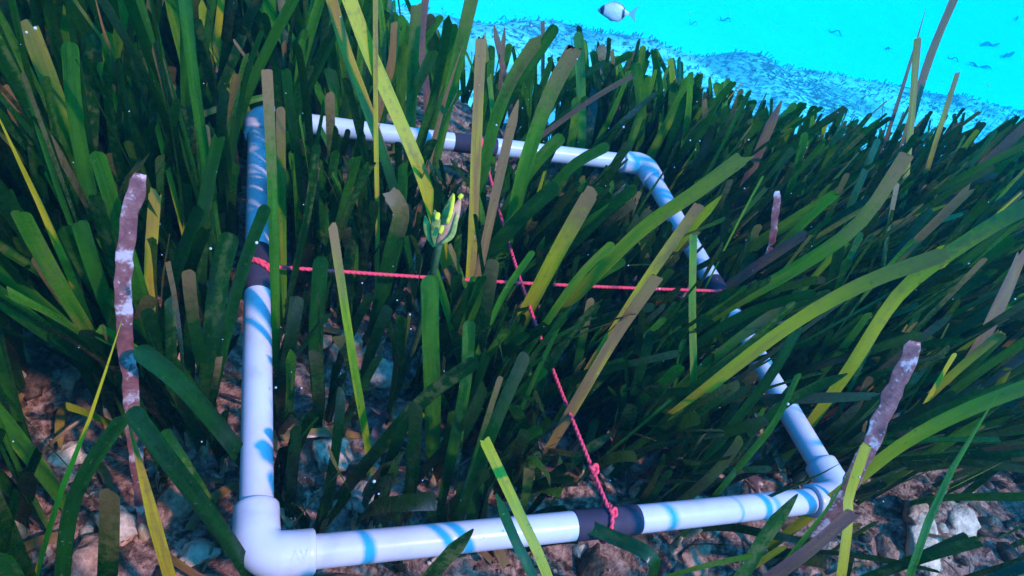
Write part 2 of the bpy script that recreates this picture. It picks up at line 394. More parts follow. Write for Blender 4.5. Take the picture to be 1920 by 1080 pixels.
# ------------------------------------------------------------------ seagrass leaves
def catmull(P, n):
    P = np.asarray(P, float)
    if len(P) == 2: return P[0] + (P[1] - P[0]) * np.linspace(0, 1, n)[:, None]
    Q = np.vstack([2 * P[0] - P[1], P, 2 * P[-1] - P[-2]])
    d = np.concatenate([[0], np.cumsum(np.linalg.norm(np.diff(P, axis=0), axis=1))])
    out = []
    for s in np.linspace(0, d[-1], n):
        i = min(max(np.searchsorted(d, s) - 1, 0), len(P) - 2)
        t = (s - d[i]) / max(d[i + 1] - d[i], 1e-9)
        a, b, c, e = Q[i], Q[i + 1], Q[i + 2], Q[i + 3]
        out.append(0.5 * ((2 * b) + (c - a) * t + (2 * a - 5 * b + 4 * c - e) * t * t + (3 * b - a - 3 * c + e) * t ** 3))
    return np.array(out)
def ribbon(P, width, side, tip='round', cup=0.12, twist=0.0, tone=(0.5, 0.2, 0.0), wav=0.0):
    """strap leaf along P; side = direction of its width (n x 3 or 3)"""
    P = np.asarray(P, float); n = len(P)
    L = np.concatenate([[0], np.cumsum(np.linalg.norm(np.diff(P, axis=0), axis=1))]); tot = L[-1]
    T = np.gradient(P, axis=0); T /= np.linalg.norm(T, axis=1)[:, None] + 1e-12
    sd = np.broadcast_to(side, (n, 3)) - T * np.sum(np.broadcast_to(side, (n, 3)) * T, 1)[:, None]
    sd /= np.linalg.norm(sd, axis=1)[:, None] + 1e-12
    nm = np.cross(T, sd)
    a = twist * L / tot
    s2 = np.cos(a)[:, None] * sd + np.sin(a)[:, None] * nm; n2 = np.cross(T, s2)
    # ring positions: the spine samples and extra ones inside the rounded end
    tipl = {'round': width * 0.55, 'cut': width * 0.12, 'point': width * 2.2, 'taper': tot * 0.35}[tip]
    ss = np.concatenate([L[L < tot - tipl], tot - tipl * np.array([1.0, 0.6, 0.3, 0.1, 0.0])])
    def ip(A): return np.stack([np.interp(ss, L, A[:, k]) for k in range(3)], 1)
    Pp, Ss, Nn = ip(P), ip(s2), ip(n2)
    q = np.clip((tot - ss) / tipl, 0, 1)
    if tip == 'round': wf = np.sqrt(np.clip(1 - (1 - q) ** 2, 0.0, 1)) * 0.97 + 0.03
    elif tip == 'cut': wf = 0.8 + 0.2 * q
    else: wf = 0.06 + 0.94 * q ** 0.8
    wf = wf * (0.72 + 0.28 * np.clip(ss / (tot * 0.3), 0, 1))
    hw = width * 0.5 * wf
    jag = rng.normal(0, width * 0.28, 3) if tip == 'cut' else np.zeros(3)
    V = []; U = []
    ph = rng.uniform(0, 6.28)
    for k in range(len(ss)):
        w_ = wav * width * math.sin(ss[k] * 60 + ph)
        for c, uu in ((-1, 0.0), (0, 0.5), (1, 1.0)):
            v = Pp[k] + Ss[k] * hw[k] * c + Nn[k] * (cup * hw[k] * abs(c) + w_ * c)
            if k == len(ss) - 1:
                Tn = Pp[-1] - Pp[-4]; Tn = Tn / (np.linalg.norm(Tn) + 1e-9); v = v + Tn * jag[c + 1]
            V.append(v); U.append((uu, ss[k] / tot))
    F = []
    for k in range(len(ss) - 1):
        for c in (0, 1): F.append((k * 3 + c, k * 3 + c + 1, k * 3 + c + 4, k * 3 + c + 3))
    tn = np.tile(np.array([*tone, 1.0]), (len(V), 1))
    return np.array(V), F, np.array(U), tn
def sheath_mesh(p, ax, h, r):
    P = [p - ax * 0.012 + ax * h * t for t in np.linspace(0, 1, 6)]
    return tube(P, r * np.array([0.95, 1.05, 1.0, 0.9, 0.78, 0.5]), 8, True, 0.62)

# ---- zones of the photograph that the random leaves leave open (read off the picture)
SIL_X = [-400, 0, 560, 690, 760, 850, 950, 1050, 1150, 1230, 1300, 1400, 1480, 1600, 1720, 1850, 1950, 2400]
SIL_Y = [-900, -900, -900, -160, 45, 85, 95, 100, 95, 130, 170, 205, 245, 240, 240, 262, 235, 150]
CAPS = [  # x0,y0,x1,y1, half width, chance that a leaf may pass in front
    (480, 270, 481, 480, 30, 0.05), (481, 480, 481, 1045, 46, 0.0), (481, 1045, 1090, 985, 50, 0.0), (1090, 985, 1572, 935, 46, 0.0),
    (590, 236, 880, 270, 24, 0.10), (880, 270, 940, 275, 26, 0.1), (940, 275, 1212, 308, 26, 0.04), (1212, 308, 1250, 370, 30, 0.05),
    (1250, 370, 1345, 525, 24, 0.06), (1340, 520, 1500, 810, 20, 0.95), (1500, 810, 1572, 935, 40, 0.04),
    (1386, 594, 1398, 612, 8, 0.03), (1404, 640, 1436, 690, 12, 0.03), (1440, 704, 1460, 726, 14, 0.03), (1468, 770, 1486, 812, 14, 0.03),
    (905, 330, 948, 445, 16, 0.05), (515, 522, 770, 530, 12, 0.12), (940, 535, 1010, 540, 12, 0.1), (1060, 540, 1170, 542, 12, 0.1), (1200, 545, 1345, 548, 10, 0.3),
    (1045, 700, 1056, 745, 16, 0.05), (1075, 790, 1140, 965, 20, 0.04), (985, 560, 1005, 605, 12, 0.2)]
GAPS = [  # cx,cy,rx,ry, chance
    (640, 720, 100, 150, 0.30), (620, 900, 80, 70, 0.25), (340, 980, 120, 130, 0.05), (190, 1000, 170, 110, 0.08), (1810, 970, 130, 100, 0.06),
    (1700, 1030, 140, 60, 0.12), (1280, 880, 110, 60, 0.3), (750, 640, 70, 90, 0.4), (120, 720, 60, 60, 0.4), (330, 620, 60, 80, 0.35), (1260, 1050, 120, 60, 0.25),
    (830, 400, 60, 80, 0.15), (220, 820, 60, 80, 0.3)]
LIT = [(630, 720, 85, 150), (340, 985, 110, 110), (180, 1010, 110, 80), (1790, 980, 150, 100), (640, 905, 70, 50), (330, 640, 50, 60)]
SUNV = np.array(SUN_DIR)
HERO_S = []          # samples of the leaves one can pick out: px, py, depth, half width in px
def ok_leaf(P, width, r=None):
    r = rng if r is None else r
    x, y, d = project(P)
    if len(HERO_S):
        hs = HERO_A
        near_ = (np.hypot(x[:, None] - hs[None, :, 0], y[:, None] - hs[None, :, 1]) < hs[None, :, 3] + FPX * width * 0.5 / d[:, None]) & (d[:, None] < hs[None, :, 2] + 0.004)
        if near_.any() and r.random() > 0.14: return False
    if np.any(d < 0.20): return False
    vis = (x > -60) & (x < 1980) & (y > -80) & (y < 1140)
    if not vis.any(): return True
    hwp = FPX * width * 0.5 / d
    sil = np.interp(x, SIL_X, SIL_Y) + r.exponential(55) - 58
    if np.any(vis & (y < sil)): return False
    above = P[:, 2] > -0.012
    for x0, y0, x1, y1, hw, pr in CAPS:
        dx, dy = x1 - x0, y1 - y0; LL = dx * dx + dy * dy
        t = np.clip(((x - x0) * dx + (y - y0) * dy) / LL, 0, 1)
        dist = np.hypot(x - x0 - t * dx, y - y0 - t * dy)
        if np.any((dist < hw + hwp * 0.8) & above) and r.random() > pr: return False
    for cx, cy, rx, ry, pr in GAPS:
        if np.any(((x - cx) / rx) ** 2 + ((y - cy) / ry) ** 2 < 1) and r.random() > pr: return False
    # leaves that would take the sun off the cords, or off the open patches of floor, are mostly left out
    tt = np.linspace(0, len(P) - 1, 34); PP = np.stack([np.interp(tt, np.arange(len(P)), P[:, k]) for k in range(3)], 1)
    hi = PP[:, 2] > 0.014
    if hi.any():
        Q = PP[hi] - SUNV * ((PP[hi, 2] - 0.008) / SUNV[2])[:, None]
        ina = (Q[:, 0] > 0.0) & (Q[:, 0] < 0.5) & (np.abs(Q[:, 1] - 0.243) < 0.0085)
        inb = (Q[:, 1] > 0.0) & (Q[:, 1] < 0.5) & (np.abs(Q[:, 0] - 0.247) < 0.0085)
        if (ina.any() or inb.any()) and r.random() > 0.22: return False
    Q = PP - SUNV * ((PP[:, 2] - GZ) / SUNV[2])[:, None]; qx, qy, qd = project(Q)
    for cx, cy, rx, ry in LIT:
        if np.any((((qx - cx) / rx) ** 2 + ((qy - cy) / ry) ** 2 < 1) & (PP[:, 2] > GZ + 0.03)) and r.random() > 0.36: return False
    # never through a pipe
    near = np.abs(P[:, 2]) < 0.017
    if near.any():
        q = P[near]
        for a, b in ((0, 0), (0, 1), (1, 0), (1, 1)):
            pass
        inx = (q[:, 0] > -0.02) & (q[:, 0] < 0.52); iny = (q[:, 1] > -0.02) & (q[:, 1] < 0.52)
        hit = (iny & ((np.abs(q[:, 0]) < 0.02) | (np.abs(q[:, 0] - 0.5) < 0.02))) | (inx & ((np.abs(q[:, 1]) < 0.02) | (np.abs(q[:, 1] - 0.5) < 0.02)))
        if hit.any(): return False
    return True
def grow(base, length, lean, bend, n=11):
    """a floating leaf: starts along UP+lean, bends by `bend` over its length"""
    P = [base]; step = length / (n - 1)
    for k in range(n - 1):
        t = k / (n - 1)
        d = UP + lean * min(1, 0.35 + t * 1.3) + bend * t * t
        d = d / np.linalg.norm(d); P.append(P[-1] + d * step)
    return np.array(P)
def random_tone(mode=0):
    if mode == 2: return (rng.random() * 0.5, rng.uniform(0.0, 0.16), 0.0)
    if mode == 3 and rng.random() < 0.9: return (rng.random(), rng.uniform(0.02, 0.23) if rng.random() < 0.76 else rng.uniform(0.2, 0.40), rng.uniform(0.5, 1.0) if rng.random() < 0.25 else 0.0)
    if mode == 1 and rng.random() < 0.88: return (rng.random() * 0.5, rng.uniform(0.24, 0.42), 0.0)
    q = rng.random()
    if q < 0.64: age = rng.uniform(0.0, 0.24)
    elif q < 0.88: age = rng.uniform(0.20, 0.40)
    elif q < 0.94: age = rng.uniform(0.42, 0.64)
    else: age = rng.uniform(0.72, 0.98)
    return (rng.random(), age, rng.uniform(0.5, 1.0) if rng.random() < 0.30 else 0.0)
def random_leaf(base, shoot_yaw, lean0, scale, wid):
    x, y = base[0], base[1]
    L = scale * rng.uniform(0.45, 1.0)
    sway = RIGHT * (0.08 * float(smoothstep(0.15, 0.6, x - 0.2 * y)) * float(smoothstep(0.62, 0.35, y)) - 0.16 * float(smoothstep(0.40, 0.70, y)) * float(smoothstep(0.1, 0.5, x))) + np.array([0, -0.03, 0])
    lean = lean0 + np.array([*rng.normal(0, 0.14 + 0.08 * (x > 0.2), 2), 0])
    fan = np.array([math.cos(shoot_yaw), math.sin(shoot_yaw), 0]) * rng.normal(0, 0.14)
    bend = np.array([*rng.normal(0, 0.14, 2), -abs(rng.normal(0, 0.08))]) + sway * 0.8
    P = grow(base, L, lean + fan + sway, bend)
    yaw = shoot_yaw + math.pi / 2 + rng.normal(0, 0.5)
    side = np.array([math.cos(yaw), math.sin(yaw), 0])
    if rng.random() < (0.45 if y < 0.5 else 0.85):
        side = np.cross(P[-1] - P[0], np.array(SUN_DIR) * 0.7 + (CAM - base) * 0.6 + rng.normal(0, 0.35, 3)); side /= np.linalg.norm(side)
    return P, wid * (rng.uniform(0.75, 1.08) if rng.random() > 0.14 else rng.uniform(0.25, 0.5)), side
def leaf_record(P, w, side, tone=None):
    tip = 'round' if rng.random() < 0.72 else ('cut' if rng.random() < 0.7 else 'point')
    return ribbon(P, w, side, tip, rng.uniform(-0.18, 0.18), rng.normal(0, 0.5), tone or random_tone(), 0.05)

# ---- leaves one can pick out in the photograph: pixel path from the lowest visible point to the end,
#      width there, height of the lowest visible point, age (0 green .. 0.6 yellow .. 0.9 brown), end, label
H = [
 ([(462, 228), (415, 110), (372, 20), (350, -40)], 34, -0.02, 0.52, 0, 'round', 'bright yellow-green leaf rising left from behind the far left corner of the frame'),
 ([(396, 140), (408, 60), (418, -30)], 15, 0.03, 0.65, 0, 'cut', 'narrow pale olive leaf crossing the bright leaf above the far left corner'),
 ([(512, 186), (450, 196), (395, 208), (345, 236)], 15, 0.05, 0.36, 0.6, 'point', 'small green leaf lying level across the top of the far left corner'),
 ([(516, 560), (512, 400), (506, 240), (500, 130)], 22, 0.03, 0.30, 1, 'cut', 'olive-ended leaf running up along the right edge of the left pipe'),
 ([(530, 500), (528, 350), (526, 200)], 18, 0.00, 0.42, 1, 'round', 'brown-topped leaf just right of the left pipe'),
 ([(140, 290), (92, 150), (48, 36)], 36, 0.06, 0.40, 0.5, 'round', 'broad olive mottled leaf slanting left near the upper left corner'),
 ([(165, 330), (170, 180), (172, 62)], 34, 0.05, 0.10, 0, 'round', 'broad dark green round-ended leaf upright near the upper left corner'),
 ([(212, 215), (206, 130), (200, 62)], 23, 0.06, 0.42, 0, 'cut', 'short olive leaf standing beside the dark round-ended leaf, upper left'),
 ([(200, 72), (186, 30), (176, -20)], 11, 0.13, 0.78, 0, 'taper', 'thin tan leaf tip pointing up at the upper left'),
 ([(262, 330), (248, 200), (246, 92)], 34, 0.04, 0.14, 0, 'round', 'dark green round-ended leaf right of the olive leaves, upper left'),
 ([(362, 200), (350, 120), (330, 40), (318, -20)], 26, 0.04, 0.38, 0, 'cut', 'mottled olive leaf left of the bright yellow-green leaf'),
 ([(150, 560), (75, 385), (30, 290), (-12, 200)], 17, 0.05, 0.63, 0, 'taper', 'narrow yellow-green leaf leaning out of the left edge of the picture'),
 ([(282, 500), (286, 430), (291, 362)], 23, 0.05, 0.67, 0.6, 'cut', 'short tan broken leaf beside the crusted purple leaf at left'),
 ([(440, 560), (468, 465), (500, 384)], 24, 0.055, 0.12, 0, 'round', 'dark green leaf bending across the upper part of the left pipe'),
 ([(398, 640), (412, 520), (432, 436)], 40, 0.02, 0.08, 0, 'round', 'broad dark leaf with round end left of the left tape band'),
 ([(735, 342), (688, 200), (650, 98), (614, -30)], 24, 0.06, 0.76, 0.3, 'cut', 'long pinkish tan leaf rising from behind the far pipe to the top edge'),
 ([(797, 347), (737, 200), (692, 98), (644, -30)], 33, 0.08, 0.63, 0, 'cut', 'long broad yellow leaf right of the pinkish tan leaf, reaching the top edge'),
 ([(708, 430), (705, 250), (704, -20)], 11, 0.03, 0.70, 0.5, 'cut', 'very thin brown leaf upright between the tan and yellow leaves'),
 ([(800, 330), (822, 230), (846, 150), (868, 84)], 11, 0.03, 0.88, 0.5, 'taper', 'thin torn whitish leaf in front of the cyan background, centre top'),
 ([(828, 240), (856, 120), (888, -20)], 28, 0.03, 0.34, 0.4, 'cut', 'tall green leaf running out of the top edge left of the open sand'),
 ([(884, 490), (890, 350), (896, 200), (902, 72)], 25, 0.02, 0.74, 0.8, 'cut', 'tall brown-grey leaf standing straight up beside the far tape band'),
 ([(905, 335), (925, 240), (960, 150), (1006, 78)], 28, 0.02, 0.30, 0.5, 'cut', 'curved green leaf arching right over the far tape band'),
 ([(902, 490), (930, 360), (955, 250), (972, 186)], 21, 0.05, 0.86, 0.6, 'point', 'pointed brown-pink leaf crossing the far pipe right of its tape band'),
 ([(960, 410), (990, 290), (1030, 180), (1078, 88)], 33, 0.03, 0.36, 0.9, 'cut', 'bright green leaf with dark cut end leaning right over the far pipe'),
 ([(990, 275), (1055, 225), (1120, 180), (1186, 142)], 13, -0.02, 0.92, 0.5, 'cut', 'thin straight brown leaf slanting right above the far pipe'),
 ([(975, 352), (1010, 300), (1056, 254)], 30, 0.04, 0.33, 0, 'round', 'short green round-ended leaf crossing the far pipe, first right of the tape'),
 ([(1020, 372), (1075, 310), (1142, 272)], 26, 0.05, 0.26, 0, 'round', 'green round-ended leaf crossing the far pipe near the far right corner'),
 ([(1004, 550), (1052, 460), (1106, 364)], 34, 0.02, 0.55, 1, 'cut', 'broad olive leaf with cut tan end in the middle of the frame'),
 ([(1060, 470), (1120, 410), (1192, 352)], 30, 0.01, 0.20, 0, 'round', 'dark green leaf pointing right below the far right corner'),
 ([(930, 460), (985, 400), (1046, 346)], 36, 0.01, 0.16, 0, 'round', 'broad dark leaf leaning right under the far pipe'),
 ([(1140, 492), (1217, 420), (1300, 364), (1392, 296)], 36, 0.07, 0.49, 0.4, 'cut', 'long light green leaf slanting across the right pipe below the far corner'),
 ([(1150, 620), (1193, 553), (1248, 472), (1312, 382)], 28, 0.05, 0.66, 1, 'cut', 'brown-ended leaf slanting right in front of the right pipe'),
 ([(1090, 740), (1125, 680), (1175, 600), (1234, 518)], 33, 0.03, 0.82, 0.6, 'cut', 'torn pink-brown leaf slanting right in the middle of the frame'),
 ([(1290, 436), (1320, 402), (1354, 366)], 24, 0.06, 0.51, 0, 'point', 'short light green pointed leaf at the right pipe above the brown-ended leaf'),
 ([(1120, 520), (1146, 503), (1172, 488)], 22, 0.03, 0.36, 0, 'round', 'short pale green leaf end catching light just above the cross string'),
 ([(812, 760), (808, 640), (806, 516)], 38, 0.00, 0.26, 0, 'round', 'broad olive green leaf upright in the centre of the frame below the string'),
 ([(745, 800), (810, 735), (896, 674)], 36, 0.03, 0.07, 0, 'round', 'broad very dark leaf lying slanted across the centre of the frame'),
 ([(690, 840), (666, 700), (646, 570), (624, 424)], 19, -0.03, 0.45, 1, 'cut', 'narrow yellow-green leaf with pink end standing inside the frame at left'),
 ([(598, 750), (592, 640), (602, 480)], 32, -0.05, 0.12, 0, 'round', 'dark leaf growing from the pale shoot base inside the frame'),
 ([(440, 1030), (345, 900), (292, 830), (243, 766)], 46, 0.02, 0.05, 0, 'round', 'very broad dark leaf slanting to the near left corner of the frame'),
 ([(405, 795), (330, 712), (254, 652)], 46, 0.03, 0.08, 0, 'round', 'broad dark leaf slanting left of the left pipe, upper of two'),
 ([(385, 945), (340, 870), (302, 810)], 46, -0.03, 0.22, 0, 'round', 'teal underside of a broad leaf left of the near left corner'),
 ([(312, 1060), (284, 960), (262, 870), (240, 790)], 26, 0.00, 0.67, 0.2, 'taper', 'narrow mustard yellow leaf hanging at the lower left'),
 ([(105, 950), (168, 785), (228, 602)], 11, 0.06, 0.60, 0, 'taper', 'thin shiny leaf seen edge-on at the lower left'),
 ([(115, 1120), (130, 970), (165, 880), (232, 782)], 30, 0.04, 0.10, 0, 'round', 'dark speckled leaf rising from the bottom edge at left'),
 ([(1030, 1090), (972, 960), (908, 824)], 24, 0.045, 0.53, 0, 'cut', 'light yellow-green leaf crossing the near pipe left of its tape band'),
 ([(1010, 1110), (965, 1010), (930, 925)], 22, 0.045, 0.12, 0, 'point', 'dark green leaf crossing the near pipe beside the light one'),
 ([(790, 1100), (840, 1045), (888, 992)], 40, 0.04, 0.06, 0, 'point', 'dark pointed leaf tip over the lower edge of the near pipe'),
 ([(1225, 1050), (1150, 1008), (1078, 978)], 34, 0.025, 0.14, 0, 'round', 'dark leaf lying across the near tape band'),
 ([(1375, 1110), (1435, 1010), (1496, 926)], 40, 0.04, 0.16, 0, 'point', 'broad pointed green leaf over the right end of the near pipe'),
 ([(1590, 990), (1592, 935), (1625, 835)], 22, 0.05, 0.65, 0, 'cut', 'short mustard leaf base standing at the near right corner'),
 ([(1600, 905), (1690, 835), (1800, 775), (1960, 712)], 36, 0.04, 0.57, 0.5, 'cut', 'long yellow-green leaf sweeping right from the near right corner'),
 ([(1372, 692), (1490, 605), (1620, 532), (1768, 478)], 40, 0.09, 0.65, 0.7, 'cut', 'long bright yellow leaf lying across the right pipe'),
 ([(1592, 695), (1690, 548), (1830, 442), (1960, 368)], 38, 0.06, 0.61, 0.8, 'cut', 'long yellow leaf with brown end running out of the right edge'),
 ([(1340, 590), (1490, 505), (1610, 420), (1702, 288)], 36, 0.07, 0.40, 0.9, 'cut', 'curved green leaf with brown end reaching up to the cyan sand at right'),
 ([(1430, 450), (1500, 405), (1568, 364)], 28, 0.03, 0.40, 0, 'cut', 'light green leaf with cut end pointing right, beyond the right pipe'),
 ([(1400, 512), (1450, 478), (1506, 440)], 24, 0.03, 0.95, 0, 'cut', 'dark purple-brown leaf below the light green leaf at right'),
 ([(1680, 320), (1705, 235), (1742, 110), (1800, -30)], 20, 0.02, 0.90, 0, 'cut', 'tall dark leaf leaning right out of the top edge over the sand'),
 ([(1690, 400), (1705, 270), (1721, 72)], 14, 0.02, 0.74, 0.4, 'cut', 'tall thin tan leaf standing up against the cyan sand'),
 ([(1655, 280), (1700, 140), (1736, 16)], 9, 0.00, 0.92, 0, 'taper', 'very thin dark blade behind the tall tan leaf'),
 ([(1728, 350), (1765, 235), (1796, 138)], 12, 0.02, 0.76, 0.6, 'cut', 'thin tan leaf right of the tall dark leaf against the sand'),
 ([(1790, 360), (1860, 295), (1945, 215)], 26, 0.05, 0.92, 0, 'cut', 'dark purple leaf leaning out of the right edge below the sand'),
 ([(1660, 510), (1740, 430), (1818, 354)], 23, 0.06, 0.80, 0.5, 'cut', 'tan-brown leaf slanting right, right of the curved green leaf'),
 ([(1830, 660), (1876, 570), (1920, 470)], 36, 0.06, 0.90, 0, 'cut', 'purple-brown broad leaf at the right edge'),
 ([(1735, 750), (1800, 690), (1880, 622)], 20, 0.02, 0.66, 0.6, 'cut', 'narrow brownish yellow leaf right of the crusted leaf at right'),
 ([(1625, 1085), (1730, 1045), (1838, 1014)], 30, 0.02, 0.14, 0, 'cut', 'green leaf lying low over the sediment at the bottom right'),
 ([(1690, 1120), (1765, 920), (1870, 740)], 19, 0.04, 0.28, 0, 'taper', 'narrow teal green leaf rising through the bottom right'),
 ([(1515, 1000), (1560, 940), (1600, 870)], 13, 0.04, 0.30, 0, 'taper', 'thin green blade across the near right elbow'),
 ([(1470, 918), (1530, 893), (1580, 866)], 9, 0.025, 0.10, 0, 'taper', 'thin dark blade lying over the near right elbow'),
 ([(1420, 1100), (1510, 1035), (1600, 958)], 38, 0.03, 0.97, 0, 'cut', 'dark purple-brown leaf below the near right corner'),
 ([(1388, 370), (1430, 270), (1466, 188)], 22, -0.01, 0.93, 0, 'point', 'dark purple pointed leaf rising toward the sand right of the far corner'),
 ([(1300, 720), (1298, 580), (1300, 440)], 16, 0.03, 0.40, 0, 'cut', 'narrow green leaf upright in front of the right tape band'),
 ([(880, 700), (940, 560), (1000, 470)], 14, 0.01, 0.30, 0, 'round', 'narrow green leaf leaning right across the crossing of the strings'),
 ([(1000, 640), (1085, 520), (1150, 455)], 20, 0.02, 0.42, 0, 'round', 'narrow light green leaf leaning right beyond the crossing strings'),
 ([(735, 470), (752, 400), (732, 362)], 34, 0.02, 0.18, 0.8, 'cut', 'green leaf with a pale grey patch left of the flower head'),
 ([(845, 860), (872, 720), (880, 600)], 26, 0.0, 0.20, 0, 'round', 'dark green leaf in the centre of the frame, right of the broad olive leaf'),
 ([(700, 240), (735, 120), (742, 42)], 20, -0.02, 0.80, 0, 'cut', 'blue-grey leaf standing against the speckled bank at top'),
 ([(770, 250), (775, 120), (782, 10)], 24, -0.01, 0.30, 0.4, 'cut', 'upright green leaf with forked end against the speckled bank'),
 ([(800, 170), (790, 80), (800, -20)], 18, 0.0, 0.96, 0, 'cut', 'dark purple leaf reaching the top edge beside the forked green leaf'),
 ([(955, 190), (940, 110), (926, 46)], 13, -0.03, 0.94, 0, 'point', 'left of two dark crossing leaf ends in front of the bank'),
 ([(938, 160), (942, 100), (946, 50)], 10, -0.04, 0.94, 0, 'point', 'right of two dark crossing leaf ends in front of the bank'),
 ([(1018, 150), (1018, 80), (1017, 40)], 9, -0.06, 0.95, 0, 'cut', 'thin dark upright leaf end left of the fish against the bank'),
]
H += [
 ([(1300, 650), (1400, 588), (1530, 548)], 26, 0.05, 0.12, 0, 'round', 'dark leaf crossing the right pipe just below its tape band'),
 ([(1330, 700), (1410, 640), (1490, 565)], 24, 0.05, 0.20, 0, 'round', 'green leaf crossing the right pipe above the bright yellow leaf end'),
 ([(1380, 790), (1448, 700), (1500, 610)], 26, 0.05, 0.10, 0, 'round', 'dark leaf standing across the right pipe below the yellow leaf'),
 ([(1420, 800), (1490, 745), (1590, 700)], 24, 0.05, 0.16, 0, 'point', 'dark pointed leaf crossing the lower part of the right pipe'),
 ([(1400, 860), (1455, 790), (1500, 700)], 22, 0.04, 0.24, 0, 'round', 'green leaf leaning over the right pipe above the near right elbow'),
]
CRUST = [
 ([(250, 800), (244, 720), (232, 600), (236, 450), (264, 326)], 34, 0.02, 'old leaf crusted with purple growth standing upright at left'),
 ([(1606, 885), (1655, 780), (1690, 700), (1716, 640)], 40, 0.06, 'old leaf crusted with pink growth standing at the near right corner'),
 ([(1444, 470), (1452, 415), (1458, 358)], 17, 0.03, 'small crusted pink leaf end beyond the right pipe'),
]
def hero_points(pts, zlow):
    P0 = atz(pts[0][0], pts[0][1], zlow); P = [P0]
    for (x, y) in pts[1:]:
        d = ray(x, y); d = d / np.linalg.norm(d)
        # point of the sight line that lies closest to the upright through the base
        w0 = CAM - P0; b = d @ UP; dd = d @ w0; e = UP @ w0
        t = (b * e - dd) / (1 - b * b)
        tb_ = np.linalg.norm(P0 - CAM)
        P.append(CAM + d * max(0.5 * t + 0.5 * tb_, 0.22))
    return P
def rooted(P):
    P0 = P[0]; d = P0 - P[1]; d = d / np.linalg.norm(d)
    dn = 0.85 * d - 0.15 * UP if d[2] < 0.35 else -UP
    g = ground_z(P0[0], P0[1]) - 0.004
    h = P0[2] - g
    if h < 0.012: return P
    dn = dn / np.linalg.norm(dn); dn2 = dn + np.array([0, 0, -0.15]); dn2 /= np.linalg.norm(dn2)
    if dn2[2] > -0.3: dn2 = -UP
    root = P0 + dn2 * (h / -dn2[2]); root[2] = ground_z(root[0], root[1]) - 0.004
    mid_ = P0 * 0.5 + root * 0.5 + d * 0.1 * h
    return [root, mid_] + P
for pts, wpx, zl in [(h[0], h[1], h[2]) for h in H] + [(c[0], c[1], c[2]) for c in CRUST]:
    Q = catmull(hero_points(pts, zl), 12); qx, qy, qd = project(Q)
    HERO_S += [(a, b, c, wpx * 0.42) for a, b, c in zip(qx, qy, qd)]
HERO_A = np.array(HERO_S)
n_hero = 0
for pts, wpx, zl, age, tipb, tip, label in H:
    vis = hero_points(pts, zl)
    dep = np.min([project(p)[2] for p in vis])
    ddx, ddy = abs(pts[-1][0] - pts[0][0]), abs(pts[-1][1] - pts[0][1])
    w = wpx * dep / FPX * (0.80 if ddx > 0.6 * ddy else 0.95)
    P = catmull(rooted(vis), 20)
    view = np.array([CAM - p for p in P]); T = np.gradient(P, axis=0)
    view = view / np.linalg.norm(view, axis=1)[:, None] * 0.62 + np.array(SUN_DIR) * 0.55
    side = np.cross(T, view); side /= np.linalg.norm(side, axis=1)[:, None]
    root = empty('seagrass_shoot', P[0]); tag(root, label, 'seagrass', 'seagrass shoots')
    V, F, U, tn = ribbon(P, w, side, tip, rng.uniform(-0.2, 0.2), rng.normal(0, 0.15), (rng.random(), age, tipb), 0.03)
    mesh_obj('leaf', V, F, M_LEAF, root, P[0], uvs=U, tone=tn)
    ax = P[1] - P[0]; ax /= np.linalg.norm(ax)
    V, F = sheath_mesh(P[0], ax, 0.035, max(0.0045, w * 0.5)); mesh_obj('sheath', V, F, M_SHEATH, root, P[0])
    for k in range(3):
        for tr in range(4):
            yaw = rng.uniform(0, 6.28)
            Q, wq, sq = random_leaf(P[0], yaw, np.zeros(3), 0.24, min(0.0105, max(0.008, w)))
            if ok_leaf(Q, wq):
                V, F, U, tn = leaf_record(Q, wq, sq); mesh_obj('leaf', V, F, M_LEAF, root, P[0], uvs=U, tone=tn); break
    n_hero += 1
